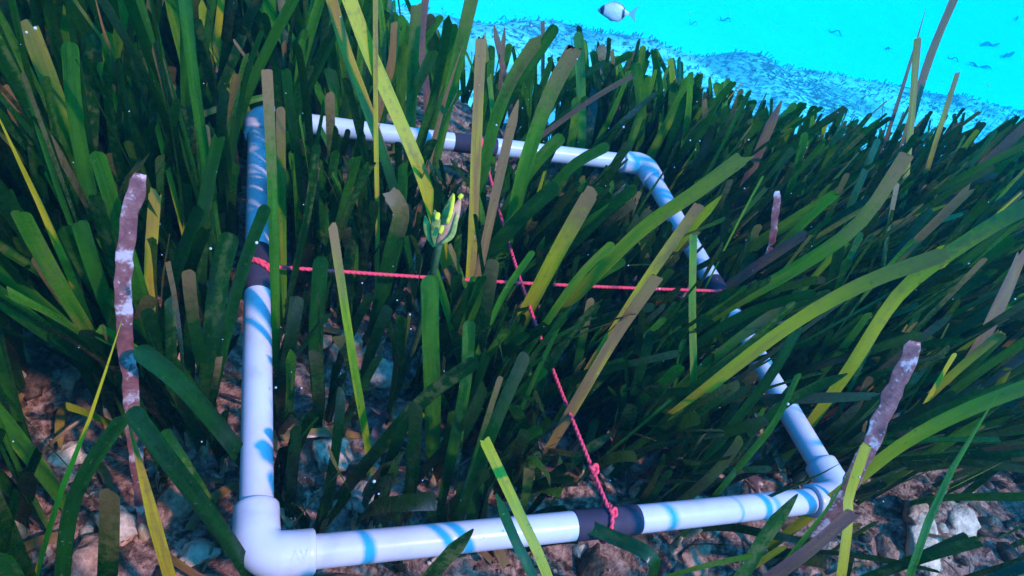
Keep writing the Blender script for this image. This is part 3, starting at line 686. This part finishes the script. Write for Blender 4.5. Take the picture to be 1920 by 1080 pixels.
for pts, wpx, zl, label in CRUST:
    vis = hero_points(pts, zl); dep = np.mean([project(p)[2] for p in vis]); w = wpx * dep / FPX * 0.86
    P = catmull(rooted(vis), 60)
    view = (CAM - P) / np.linalg.norm(CAM - P, axis=1)[:, None] * 0.7 + np.array(SUN_DIR) * 0.45; T = np.gradient(P, axis=0); side = np.cross(T, view); side /= np.linalg.norm(side, axis=1)[:, None]; nrm_ = np.cross(side, T); nrm_ /= np.linalg.norm(nrm_, axis=1)[:, None]
    ang = np.linspace(0, 2 * math.pi, 14, endpoint=False); V = []
    for k in range(60):
        e = 1.0 if k < 57 else (0.97, 0.88, 0.62)[k - 57]
        mid_w = w * 0.10 * mnoise.noise(Vector((k * 0.21, n_hero, 2)))
        lw = w * (0.5 + 0.17 * mnoise.noise(Vector((k * 0.42, n_hero, 5))) + 0.06 * mnoise.noise(Vector((k * 0.8, n_hero, 6))))
        rw = w * (0.5 + 0.17 * mnoise.noise(Vector((k * 0.42, n_hero, 15))) + 0.06 * mnoise.noise(Vector((k * 0.8, n_hero, 16))))
        if k < 18: lw *= 0.6 + 0.4 * k / 18; rw *= 0.6 + 0.4 * k / 18
        for a in ang:
            ca_, sa_ = math.cos(a), math.sin(a); h_ = w * (0.035 + 0.04 * mnoise.noise(Vector((k * 0.28, ca_ * 1.6, n_hero * 3.0 + (sa_ > 0)))))
            V.append(P[k] + (side[k] * (mid_w + (rw if ca_ > 0 else lw) * ca_) + nrm_[k] * sa_ * h_) * e)
    F = [(k * 14 + j, k * 14 + (j + 1) % 14, (k + 1) * 14 + (j + 1) % 14, (k + 1) * 14 + j) for k in range(59) for j in range(14)]
    F += [tuple(range(13, -1, -1)), tuple(59 * 14 + j for j in range(14))]
    root = empty('seagrass_shoot', P[0]); tag(root, label, 'seagrass', 'seagrass shoots')
    mesh_obj('crusted_leaf', V, F, M_CRUST, root, P[0])
    V, F = sheath_mesh(P[0], UP, 0.03, 0.006); mesh_obj('sheath', V, F, M_SHEATH, root, P[0]); n_hero += 1

# ---- the meadow itself
shoots = []
tries = 0
def try_shoot(x, y, scale, nl, wid, mode=0):
    base = np.array([x, y, ground_z(x, y) - 0.003])
    if base[2] < -0.35: return
    if abs(x - np.clip(x, 0, .5)) < 0.016 and abs(y - np.clip(y, 0, .5)) < 0.016 and (min(abs(x), abs(x - .5)) < .016 or min(abs(y), abs(y - .5)) < .016): return
    yaw = math.atan2(CAM[1] - y, CAM[0] - x) + rng.normal(0, 0.75)      # widths mostly show to the viewer's side, as in the meadow's swell
    lean0 = np.array([*rng.normal(0, 0.07, 2), 0])
    lv = []
    for k in range(nl):
        for tr in range(3):
            P, w, sd = random_leaf(base, yaw, lean0, scale, wid)
            if ok_leaf(P, w): lv.append((P, w, sd)); break
    if not lv: return
    score = 0.0
    for P, w, sd in lv:
        px, py, d = project(P); inside = (px > 0) & (px < 1920) & (py > 0) & (py < 1080)
        score += float(np.sum(inside * (FPX * w / d) ** 2))
    shoots.append((score, base, lv, mode))
def scatter(n, x0, x1, y0, y1, scale, nl, wid, cond=None, mode=0):
    for _ in range(n):
        x, y = rng.uniform(x0, x1), rng.uniform(y0, y1)
        if cond and not cond(x, y): continue
        try_shoot(x, y, scale * rng.uniform(0.8, 1.15), rng.integers(nl[0], nl[1] + 1), wid, mode)
inmeadow = lambda x, y: y < edge_y(x) + 0.16
scatter(330, -0.42, 0.0, -0.12, 0.55, 0.36, (4, 7), 0.0096, None, 3)
scatter(300, -0.65, 0.1, 0.45, 1.45, 0.44, (4, 7), 0.0098, inmeadow, 3)
scatter(380, 0.0, 0.5, 0.0, 0.5, 0.27, (4, 6), 0.0094, None, 3)
scatter(280, 0.0, 0.95, 0.50, 0.98, 0.31, (3, 5), 0.0132, inmeadow, 1)
scatter(400, 0.5, 1.3, 0.05, 0.80, 0.27, (4, 6), 0.0096, inmeadow)
scatter(220, 1.2, 2.1, 0.1, 0.95, 0.32, (3, 6), 0.0132, inmeadow, 1)
scatter(60, -0.2, 0.55, -0.14, 0.0, 0.20, (3, 5), 0.0100)
scatter(110, 0.5, 1.1, -0.20, 0.1, 0.22, (3, 5), 0.0082)
scatter(230, -0.40, 0.0, -0.12, 0.60, 0.17, (4, 6), 0.0085, None, 2)
scatter(200, 0.0, 0.5, 0.0, 0.5, 0.15, (4, 6), 0.0082, None, 2)
scatter(60, 0.36, 0.50, 0.10, 0.40, 0.24, (4, 6), 0.0104, None, 0)
scatter(200, 0.5, 1.1, 0.0, 0.6, 0.16, (4, 6), 0.0085, None, 2)
shoots.sort(key=lambda s: -s[0])
n_ind = 300 - n_hero
NUM = {1: 'single-leaved', 2: 'two-leaved', 3: 'three-leaved', 4: 'four-leaved', 5: 'five-leaved', 6: 'six-leaved', 7: 'seven-leaved'}
def region(b, lv, tones):
    pts = np.vstack([P for P, w, sd in lv]); px, py, d = project(pts); v = (px > 0) & (px < 1920) & (py > 0) & (py < 1080)
    cx, cy = float(np.mean(px[v])), float(np.mean(py[v])); x, y = b[0], b[1]
    ages = [t[1] for t in tones]
    look = 'dark green'
    if max(ages) > 0.70: look = 'brownish'
    elif max(ages) > 0.44: look = 'yellowish'
    elif max(ages) > 0.27: look = 'mid green'
    if y > 0.5:
        grp = 'seagrass shoots beyond the frame'
        if cx < 300: z = "near the picture's upper left corner"
        elif cx < 620: z = 'behind the far left corner'
        elif cx < 890: z = "behind the far pipe's left half"
        elif cx < 1230: z = "behind the far pipe's right half"
        elif cx < 1550: z = 'beyond the far right elbow'
        else: z = 'below the upper right sand'
    elif x < 0:
        grp = 'seagrass shoots left of the frame'
        v_ = 'above' if cy < 330 else ('level with' if cy < 700 else 'below')
        z = ('by the left edge, ' if cx < 170 else 'near the left pipe, ' if cx > 330 else 'midway left, ') + v_ + ' the crusted leaf'
    elif x > 0.5:
        grp = 'seagrass shoots right of the frame'
        z = ('by the right pipe, ' if cx < 1480 else 'at the right edge, ' if cx > 1760 else 'right of the frame, ') + ('above the yellow leaf' if cy < 500 else 'below the yellow leaf' if cy < 760 else 'by its corner')
    elif y < 0:
        grp = 'seagrass shoots in front of the frame'; z = 'in front of the near pipe, ' + ('left' if cx < 1100 else 'right') + ' of its tape'
    else:
        grp = 'seagrass shoots inside the frame'
        z = "in the frame's " + ('near ' if y < 0.25 else 'far ') + ('left' if x < 0.25 else 'right') + ' quarter' + (' beside the pipe' if min(x, .5 - x, y, .5 - y) < 0.08 else ' toward the strings' if abs(x - .25) + abs(y - .25) < 0.2 else '')
    return NUM[len(lv)] + ' ' + look + ' shoot ' + z, grp, cx
alike = {}
BV, BF, BU, BT, SV = [], [], [], [], []
off = 0
for i, (sc_, base, lv, mode) in enumerate(shoots):
    shv = sheath_mesh(base, UP, 0.04, 0.0055)
    if i < n_ind and sc_ > 0:
        tones = [random_tone(mode) for _ in lv]; lab, grp, cx_ = region(base, lv, tones)
        root = empty('seagrass_shoot', base); tag(root, lab, 'seagrass', grp); alike.setdefault(lab, []).append((cx_, root))
        for (P, w, sd), tq in zip(lv, tones):
            V, F, U, tn = leaf_record(P, w, sd, tq); mesh_obj('leaf', V, F, M_LEAF, root, base, uvs=U, tone=tn)
        mesh_obj('sheath', shv[0], shv[1], M_SHEATH, root, base)
    else:
        for P, w, sd in lv:
            V, F, U, tn = leaf_record(P, w, sd, random_tone(mode))
            BV.append(V); BF += [tuple(a + off for a in f) for f in F]; BU.append(U); BT.append(tn); off += len(V)
ORD = ['leftmost', 'second leftmost', 'third leftmost', 'fourth leftmost', 'fifth leftmost', 'sixth leftmost', 'seventh leftmost', 'eighth leftmost', 'ninth leftmost', 'tenth leftmost']
for lab, ls in alike.items():
    if len(ls) < 2: continue
    ls.sort(key=lambda q: q[0])
    for k, (c_, r_) in enumerate(ls): r_['label'] = lab + ', ' + (ORD[k] if k < len(ls) - 1 or k > 9 else 'rightmost')
mead = mesh_obj('seagrass_meadow', np.vstack(BV), BF, M_LEAF, uvs=np.vstack(BU), tone=np.vstack(BT))
tag(mead, 'green seagrass filling the meadow behind and between the nearer shoots', 'seagrass', kind='stuff')
print('shoots', len(shoots), 'hero', n_hero, 'leaf verts', off)

# ------------------------------------------------------------------ the flower head among the leaves
fb = atd(826, 462, project(atz(826, 462, 0.125))[2]); fdep = float(project(fb)[2])
flower = empty('seagrass_flower', (fb[0], fb[1], ground_z(fb[0], fb[1]))); tag(flower, 'yellow and pink flower head opening among the leaves left of the far tape', 'flower')
FL = np.array(flower.location)
def fp(x, y, dz=0.0): return atd(x, y, fdep + dz)
M_BRG = simple('green_bract', (0.30, 0.36, 0.07), 0.4, 0.5, 150, 0.5, 0.3, 0.001, 0.2)
M_BRP = simple('pink_bract', (0.62, 0.33, 0.16), 0.4, 0.5, 150, 0.4, 0.3, 0.001, 0.2)
M_STA = simple('yellow_stamen', (0.66, 0.64, 0.03), 0.45, 0.5, 300, 0.3)
def bract(pts, wpx, mat, thick=0.35, prof=None):
    P = catmull([fp(*p) for p in pts], 12); w = wpx * fdep / FPX
    pr = np.array(prof or [0.35, .6, .8, .95, 1, 1, .97, .9, .8, .62, .4, .08])
    view = CAM - P; T = np.gradient(P, axis=0); side = np.cross(T, view); side /= np.linalg.norm(side, axis=1)[:, None]; nn = np.cross(side, T); nn /= np.linalg.norm(nn, axis=1)[:, None]
    V = []; ang = np.linspace(0, 2 * math.pi, 10, endpoint=False)
    for k in range(12):
        for a in ang: V.append(P[k] + w * 0.5 * pr[k] * (side[k] * math.cos(a) + nn[k] * thick * math.sin(a)))
    F = [(k * 10 + j, k * 10 + (j + 1) % 10, (k + 1) * 10 + (j + 1) % 10, (k + 1) * 10 + j) for k in range(11) for j in range(10)]
    F += [tuple(range(9, -1, -1)), tuple(110 + j for j in range(10))]
    return np.array(V), F
for nm_, pts, w, mt in [
        ('bract', [(815, 463, 0), (802, 430, .0), (797, 404, .002)], 17, M_BRG), ('bract', [(818, 462, -.003), (818, 425, -.004), (815, 393, -.004)], 22, M_BRG),
        ('bract', [(822, 455, .003), (835, 410, .003), (850, 362, .002)], 20, M_BRG), ('bract', [(820, 460, -.004), (842, 425, -.006), (864, 370, -.004)], 24, M_BRP),
        ('bract', [(826, 458, -.008), (848, 440, -.009), (858, 395, -.008)], 10, M_BRG),
        ('stamen', [(838, 420, -.009), (846, 395, -.010), (851, 364, -.008)], 7, M_STA), ('stamen', [(860, 372, -.010), (864, 368, -.010), (867, 364, -.010)], 9, M_STA),
        ('stamen', [(825, 438, -.010), (828, 430, -.010), (830, 422, -.010)], 8, M_STA), ('stamen', [(819, 412, -.009), (820, 405, -.009), (821, 398, -.009)], 10, M_STA)]:
    V, F = bract(pts, w, mt, prof=None if nm_ == 'bract' else [.7, .85, .9, .95, 1, 1, 1, 1, 1, .95, .8, .4])
    mesh_obj(nm_, V, F, mt, flower, FL)
V, F = tube(catmull([FL + np.array([0, 0, -0.005]), FL * 0.4 + fb * 0.6 + np.array([0.004, 0, 0]), fb + (fp(822, 450) - fb) * .6], 14), 0.0028, 10)
mesh_obj('stem', V, F, simple('flower_stem', (0.05, 0.10, 0.03), 0.5, 0.5, 200, 0.4), flower, FL)

# ------------------------------------------------------------------ stones and rubble on the meadow floor
def stone_mesh(name, seed, lump=0.35, sub=3):
    bm = bmesh.new(); bmesh.ops.create_icosphere(bm, subdivisions=sub, radius=1.0)
    for v in bm.verts:
        p = v.co.copy(); o = Vector((seed * 7.3, seed * 3.1, seed))
        f = 1 + lump * mnoise.fractal(p * 1.1 + o, 0.9, 2.0, 3)
        c = mnoise.cell(p * 1.9 + o) * 0.16 + 0.10 * mnoise.noise(p * 5.0 + o)
        v.co = p * (f + c)
    me = bpy.data.meshes.new(name); bm.to_mesh(me); bm.free()
    me.polygons.foreach_set('use_smooth', [True] * len(me.polygons)); return me
STONES = [  # px, py, size px (long, short), angle, material, label
 (330, 935, 78, 52, 0.9, M_STONE, 'pinkish grey stone right of the mustard leaf at lower left'),
 (372, 1035, 62, 46, 0.3, M_PALE, 'pale tan stone left of the near left corner of the frame'),
 (165, 1050, 88, 60, 0.6, M_STONE, 'bright pinkish orange stone at the bottom edge, left'),
 (225, 985, 60, 46, 2.2, M_PALE, 'pale stone half hidden between leaves at lower left'),
 (75, 1030, 46, 34, 1.2, M_STONE, 'long pale pink stone at the lower left edge'),
 (130, 850, 52, 40, 0.4, M_PALE, 'pale stone lying between the shoots left of the thin shiny leaf'),
 (140, 700, 48, 36, 0.8, M_STONE, 'pink stone behind dark leaves at the left edge'),
 (318, 640, 54, 80, 0.2, M_STONE, 'brown-pink stone standing behind the crusted purple leaf'),
 (325, 795, 44, 40, 0.5, M_STONE, 'orange-brown stone above the broad dark leaf at lower left'),
 (660, 650, 74, 56, 0.7, M_STONE, 'brown stone under the narrow yellow-green leaf inside the frame'),
 (720, 700, 52, 44, 0.1, M_PALE, 'pale stone beside the broad olive leaf inside the frame'),
 (630, 845, 62, 52, 0.3, M_PALE, 'pale blue-grey stone inside the frame above the near pipe'),
 (690, 925, 58, 46, 0.9, M_PALE, 'flat pale stone just behind the near pipe inside the frame'),
 (760, 780, 46, 36, 1.7, M_STONE, 'small pink stone below the very dark slanted leaf'),
 (1260, 880, 60, 46, 0.5, M_DARKSTONE, 'dark rubble lump behind the right half of the near pipe'),
 (1300, 1050, 80, 46, 0.2, M_STONE, 'orange-pink stone below the near pipe right of its tape band'),
 (1110, 1060, 52, 40, 0.6, M_DARKSTONE, 'dark stone below the near tape band'),
 (1785, 965, 62, 58, 0.4, M_PALE, 'round whitish stone on the sediment at the bottom right'),
 (1735, 1020, 96, 54, 0.7, M_PALE, 'pale glittering stone below the round whitish one'),
 (1670, 1040, 66, 56, 0.2, M_STONE, 'pinkish stone left of the pale glittering one at bottom right'),
 (1720, 960, 60, 34, 0.3, M_STONE, 'flat pink stone left of the round whitish one'),
 (1810, 640, 46, 36, 0.8, M_PALE, 'pale stone glimpsed between leaves near the right edge'),
 (1640, 740, 46, 40, 0.8, M_STONE, 'small pink stone left of the crusted leaf at right'),
 (1345, 870, 50, 40, 1.1, M_STONE, 'reddish stone inside the frame near its right pipe'),
 (590, 640, 40, 44, 0.2, M_STONE, 'reddish brown stone close to the left pipe inside the frame'),
 (490, 905, 40, 40, 0.2, M_DARKSTONE, 'dark stone beneath the left pipe'),
]
for i, (x, y, a, b, ang, mt, lab) in enumerate(STONES):
    p = atz(x, y, GZ); p[2] = ground_z(p[0], p[1]); p = atz(x, y, p[2] + 0.006); d = float(project(p)[2])
    me = stone_mesh('stone', i + 1, 0.5); me.materials.append(mt)
    o = bpy.data.objects.new('stone', me); COL.objects.link(o)
    sa, sb = a * d / FPX * 0.62, b * d / FPX * 0.62
    o.location = (p[0], p[1], p[2] - sb * 0.10); o.scale = (sa, sb, min(sa, sb) * 0.62); o.rotation_euler = (rng.normal(0, 0.2), rng.normal(0, 0.2), ang + 0.3)
    tag(o, lab, 'stone', 'stones on the meadow floor')
protos = []
for k in range(6):
    me = stone_mesh('p', 40 + k, 0.4, 1); v = np.zeros(len(me.vertices) * 3); me.vertices.foreach_get('co', v); v = v.reshape(-1, 3)
    protos.append((v, [tuple(p.vertices) for p in me.polygons])); bpy.data.meshes.remove(me)
def rubble(name, n, box, smin, smax, mat, label, keep=lambda x, y: True):
    Vs, Fs = [], []; off = 0
    for _ in range(n):
        x, y = rng.uniform(box[0], box[1]), rng.uniform(box[2], box[3])
        if not keep(x, y): continue
        v, f = protos[rng.integers(6)]; s = smin * (smax / smin) ** (rng.random() ** 2.2)
        a = rng.uniform(0, 6.28); c, sn = math.cos(a), math.sin(a)
        q = v * np.array([s, s * rng.uniform(.5, .9), s * rng.uniform(.35, .7)]); q = np.stack([q[:, 0] * c - q[:, 1] * sn, q[:, 0] * sn + q[:, 1] * c, q[:, 2]], 1)
        Vs.append(q + np.array([x, y, ground_z(x, y) + s * 0.15])); Fs += [tuple(i + off for i in g) for g in f]; off += len(v)
    o = mesh_obj(name, np.vstack(Vs), Fs, mat); tag(o, label, 'gravel', kind='stuff'); return o
rubble('gravel', 1000, (-0.35, 1.0, -0.22, 0.55), 0.0015, 0.014, M_STONE, 'pinkish gravel and shell bits between the seagrass shoots')
rubble('shell_grit', 300, (-0.35, 1.0, -0.22, 0.55), 0.0010, 0.010, M_PALE, 'pale shell grit scattered over the meadow floor')
rubble('rhizome_rubble', 1100, (-0.35, 1.0, -0.22, 0.55), 0.0020, 0.018, M_DARKSTONE, 'dark root rubble between the seagrass shoots')

DV, DF, DU, DT = [], [], [], []; off = 0
for _ in range(650):
    x, y = rng.uniform(-0.35, 1.1), rng.uniform(-0.2, 0.6); g = ground_z(x, y) + 0.004
    a = rng.uniform(0, 6.28); L = rng.uniform(0.015, 0.07); w = rng.uniform(0.002, 0.009); ti = abs(rng.normal(0, 0.35))
    d = np.array([math.cos(a), math.sin(a), ti]); d /= np.linalg.norm(d); t_ = np.linspace(0, 1, 5)
    P = np.array([x, y, g]) + d * (t_ * L)[:, None] + np.array([-d[1], d[0], 0]) * (t_ ** 2 * L * rng.normal(0, 0.25))[:, None] + np.array([0, 0, 1]) * (np.sin(t_ * 3.1) * L * 0.12)[:, None]
    V, F, U, tn = ribbon(P, w, np.cross(d, [0, 0, 1]), 'cut' if rng.random() < .6 else 'point', 0.3, rng.normal(0, 0.8), (rng.random(), rng.uniform(0.80, 1.0), 0.0), 0.1)
    DV.append(V); DF += [tuple(i + off for i in f) for f in F]; DU.append(U); DT.append(tn); off += len(V)
o = mesh_obj('dead_leaves', np.vstack(DV), DF, M_LEAF, uvs=np.vstack(DU), tone=np.vstack(DT)); tag(o, 'brown dead leaf scraps littering the meadow floor', 'leaf litter', kind='stuff')

# ------------------------------------------------------------------ litter on the bank and drifting bits on the sand
Vs, Fs = [], []; off = 0
for _ in range(7000):
    x = rng.uniform(-0.6, 6.0); y = rng.uniform(1.25, 3.35)
    g = ground_z(x, y)
    if g > -0.75 or g < -1.25: continue
    if fbm(x, y, 1.9) + rng.normal(0, 0.30) < 0.12 and y < 2.9: continue
    L = rng.uniform(0.010, 0.034); a = rng.normal(0.5, 0.8); up = abs(rng.normal(0.10, 0.25)) + (0.35 if y > 2.85 else 0)
    d = np.array([math.cos(a), math.sin(a), up]); d /= np.linalg.norm(d); sd = np.cross(d, [0, 0, 1.0]); sd /= np.linalg.norm(sd)
    sd = sd * 0.8 + np.array([0, 0, 0.6]) * rng.uniform(-1, 1); w = rng.uniform(0.0025, 0.006)
    p = np.array([x, y, g + 0.002]); md = p + d * L * 0.55 + np.array([0, 0, rng.normal(0.006, 0.006)]); e = p + d * L
    Vs += [p - sd * w, p + sd * w, md - sd * w, md + sd * w, e - sd * w * .5, e + sd * w * .5]
    Fs += [(off, off + 1, off + 3, off + 2), (off + 2, off + 3, off + 5, off + 4)]; off += 6
o = mesh_obj('leaf_litter', Vs, Fs, M_LITTER); tag(o, 'blue-grey litter of dead leaves and stubble covering the bank', 'leaf litter', kind='stuff')
DRIFT = [(1360, 37, 30, 0.1, 'dark drift clump on the sand right of the fish'), (1568, 60, 34, 0.0, 'short dark drift leaf on the sand above the bank, middle'),
         (1666, 90, 28, 0.3, 'small dark drift leaf just above the bank left of the tall leaves'), (1856, 84, 70, 0.25, 'large dark drift patch on the sand near the upper right'),
         (1890, 105, 60, 0.35, 'long drift leaf on the sand below the large drift patch'), (1840, 122, 62, 0.1, 'thin drift leaf lowest on the sand at upper right'),
         (1300, 42, 20, 0.0, 'tiny drift leaf right beside the fish tail'), (1790, 108, 30, 0.0, 'thin drift leaf between the tall leaf and the right edge'), (945, 34, 24, 0.2, 'tiny drift leaf on the sand at centre top'),
         (1905, 36, 26, 0.5, 'faint drift leaf high on the sand at the right edge')]
for i, (x, y, wpx, a, lab) in enumerate(DRIFT):
    p = atz(x, y, -2.43); d = float(project(p)[2]); L = wpx * d / FPX; g = ground_z(p[0], p[1])
    t = np.linspace(-0.5, 0.5, 9); dirv = RIGHT * math.cos(a) + np.array([-RIGHT[1], RIGHT[0], 0]) * math.sin(a) * 2.5
    P = np.array([p[0], p[1], g + 0.03]) + dirv * (t * L)[:, None] + np.array([0, 0, 1]) * (0.03 * np.sin(t * 9 + i))[:, None]
    V, F = tube(P, np.array([.3, .7, 1, 1, .8, 1, .9, .6, .2]) * L * 0.06, 8, True, 0.5)
    o = mesh_obj('drift_leaf', V, F, M_LITTER); tag(o, lab, 'drift leaf', 'drift leaves on the sand')

# ------------------------------------------------------------------ the fish
def fish_material():
    mt, nt, out = new_mat('silver_fish'); N = NT(nt)
    tc = N.n('ShaderNodeTexCoord'); sp = N.n('ShaderNodeSeparateXYZ'); N.l(tc.outputs['Object'], sp.inputs[0]); x, z = sp.outputs[0], sp.outputs[2]
    w = N.math('ADD', x, N.math('MULTIPLY', N.math('SUBTRACT', N.noise(tc.outputs['Object'], 70, 2), 0.5), 0.006))
    def band(a, b, e=0.0015): return N.math('MULTIPLY', N.step(w, a - e, a + e), N.step(w, b + e, b - e))
    col = N.ramp(N.noise(tc.outputs['Object'], 180, 3), [(0.3, (0.56, 0.58, 0.62)), (0.7, (0.74, 0.75, 0.78))])
    col = N.mix(N.math('MULTIPLY', N.step(z, 0.008, 0.019), 0.55), col, (0.25, 0.28, 0.33))
    b1 = N.math('MULTIPLY', band(-0.0265, -0.0195), N.step(z, -0.010, -0.004)); b2 = band(0.0175, 0.0240)
    col = N.mix(b1, col, (0.02, 0.022, 0.04)); col = N.mix(b2, col, (0.02, 0.022, 0.04))
    N.l(N.bsdf(col, 0.33, 0.6, N.noise(tc.outputs['Object'], 420, 2), 0.25, 0.0006).outputs[0], out.inputs[0]); return mt
def fin_material():
    mt, nt, out = new_mat('fish_fin'); N = NT(nt)
    tr = N.n('ShaderNodeBsdfTransparent'); p = N.bsdf((0.30, 0.34, 0.38), 0.4); mx = N.n('ShaderNodeMixShader'); mx.inputs[0].default_value = 0.45
    N.l(tr.outputs[0], mx.inputs[1]); N.l(p.outputs[0], mx.inputs[2]); N.l(mx.outputs[0], out.inputs[0]); return mt
M_FISH = fish_material(); M_FIN = fin_material(); M_EYE = simple('fish_eye', (0.01, 0.01, 0.015), 0.15, 0.6, 50, 0.1)
FD = 1.15
fpos = atd(1150, 22, FD)
fish = empty('fish', fpos); tag(fish, 'small silver fish with two dark bands swimming left over the sand', 'fish')
ln = 59 * FD / FPX / 0.0295                       # body half length read off the picture
bx_ = np.array([-31.0, -28, -24, -19, -13, -6, 2, 10, 16, 21, 25, 28.5, 31]) / 1000
top = np.array([1.0, 4.5, 8.2, 11.6, 14.6, 16.8, 17.2, 15.6, 12.6, 9.0, 5.0, 2.8, 2.6]) / 1000
bot = np.array([-1.2, -4.0, -6.6, -9.2, -12.0, -15.4, -17.6, -17.2, -14.4, -10.2, -5.6, -3.2, -3.0]) / 1000
thk = np.array([0.8, 2.6, 4.2, 5.4, 6.2, 6.5, 6.2, 5.2, 4.2, 3.0, 1.9, 1.3, 0.9]) / 1000
xs = np.linspace(bx_[0], bx_[-1], 34); tp = np.interp(xs, bx_, top); bt = np.interp(xs, bx_, bot); th = np.interp(xs, bx_, thk)
def sm(a): return np.convolve(np.pad(a, 1, 'edge'), [.25, .5, .25], 'valid')
tp, bt, th = sm(tp), sm(bt), sm(th)
ang = np.linspace(0, 2 * math.pi, 20, endpoint=False); V = []
for k in range(34):
    cz, hh = (tp[k] + bt[k]) / 2, (tp[k] - bt[k]) / 2
    for a in ang: V.append((xs[k], th[k] * math.sin(a), cz + hh * math.cos(a)))
F = [(k * 20 + j, k * 20 + (j + 1) % 20, (k + 1) * 20 + (j + 1) % 20, (k + 1) * 20 + j) for k in range(33) for j in range(20)]
F += [tuple(range(19, -1, -1)), tuple(33 * 20 + j for j in range(20))]
body = mesh_obj('body', np.array(V) * 1.0, F, M_FISH, fish)
def fin(name, outline, th_=0.0004):
    o = np.array(outline) / 1000.0; nn = len(o)
    V = [(x, -th_, z) for x, z in o] + [(x, th_, z) for x, z in o]
    F = [tuple(range(nn)), tuple(range(2 * nn - 1, nn - 1, -1))] + [(i, i + nn, (i + 1) % nn + nn, (i + 1) % nn) for i in range(nn)]
    return mesh_obj(name, V, F, M_FIN, fish, smooth=False)
fin('tail_fin', [(30, 2.4), (35, 5), (42, 10.5), (48, 16), (45.5, 8), (43, 1), (43.5, -5), (46.5, -15), (41, -11), (35, -5), (30, -2.8)])
fin('dorsal_fin', [(-14, 13.6), (-9, 17.6), (-2, 20.2), (6, 19.6), (13, 17.2), (20, 12.4), (22, 7.6), (14, 13.0), (4, 16.6), (-6, 16.2)])
fin('anal_fin', [(6, -16.8), (10, -18.8), (16, -16.6), (21, -12.0), (22, -8.6), (14, -15.0)])
fin('pelvic_fin', [(-8, -14.0), (-5, -17.6), (1, -20.0), (0, -16.6), (-3, -15.6)])
def eyeball(y):
    bm = bmesh.new(); bmesh.ops.create_uvsphere(bm, u_segments=14, v_segments=8, radius=0.0021)
    me = bpy.data.meshes.new('eye'); bm.to_mesh(me); bm.free(); me.materials.append(M_EYE)
    o = bpy.data.objects.new('eye', me); COL.objects.link(o); o.parent = fish; o.location = (-0.0255, y, 0.0022)
eyeball(-0.0030); eyeball(0.0030)
# swims left across the view, a little nose-down
hx = RC[:, 0]; hz = np.array([0, 0, 1.0]) * 0.75 + RC[:, 1] * 0.5; fy = np.cross(hz, hx); fy /= np.linalg.norm(fy); hz = np.cross(hx, fy)
k_ = 1.0 * 59 / 62.0 * FD / FPX * 1000
fish.matrix_world = Matrix([[hx[i] * k_, fy[i] * k_, hz[i] * k_, fpos[i]] for i in range(3)] + [[0, 0, 0, 1]]) @ Matrix.Rotation(math.radians(6), 4, 'Y')

# ------------------------------------------------------------------ fine particles hanging in the water
Vs, Fs = [], []; off = 0
bm = bmesh.new(); bmesh.ops.create_icosphere(bm, subdivisions=1, radius=1.0); bm.verts.ensure_lookup_table()
iv = np.array([v.co[:] for v in bm.verts]); fi = [tuple(v.index for v in f.verts) for f in bm.faces]; bm.free()
for _ in range(600):
    x, y = rng.uniform(-0.35, 1.0), rng.uniform(-0.15, 0.7); z = rng.uniform(0.0, 0.26)
    p = np.array([x, y, z])
    if np.linalg.norm(p - CAM) < 0.3: continue
    s = 0.00028 + 0.00085 * rng.random() ** 4
    Vs.append(iv * s + p); Fs += [tuple(i + off for i in f) for f in fi]; off += len(iv)
o = mesh_obj('particles', np.vstack(Vs), Fs, M_SNOW); tag(o, 'tiny white particles drifting in the water over the frame', 'particles', kind='stuff')

# ------------------------------------------------------------------ the sea water itself
bm = bmesh.new(); bmesh.ops.create_cube(bm, size=1.0)
me = bpy.data.meshes.new('haze'); bm.to_mesh(me); bm.free()
hz_o = bpy.data.objects.new('haze', me); COL.objects.link(hz_o)
zb, zt = -3.7, 0.62
hz_o.scale = (90, 72, zt - zb); hz_o.location = (2.5, 21.5, (zb + zt) / 2)
mt, nt, out = new_mat('sea_water'); N = NT(nt)
pv = N.n('ShaderNodeVolumePrincipled')
pv.inputs['Color'].default_value = (0.004, 0.034, 0.046, 1); pv.inputs['Density'].default_value = 0.45
pv.inputs['Absorption Color'].default_value = (0.0, 0.96, 0.98, 1); pv.inputs['Anisotropy'].default_value = 0.0
N.l(pv.outputs[0], out.inputs['Volume'])
me.materials.append(mt); tag(hz_o, kind='stuff')
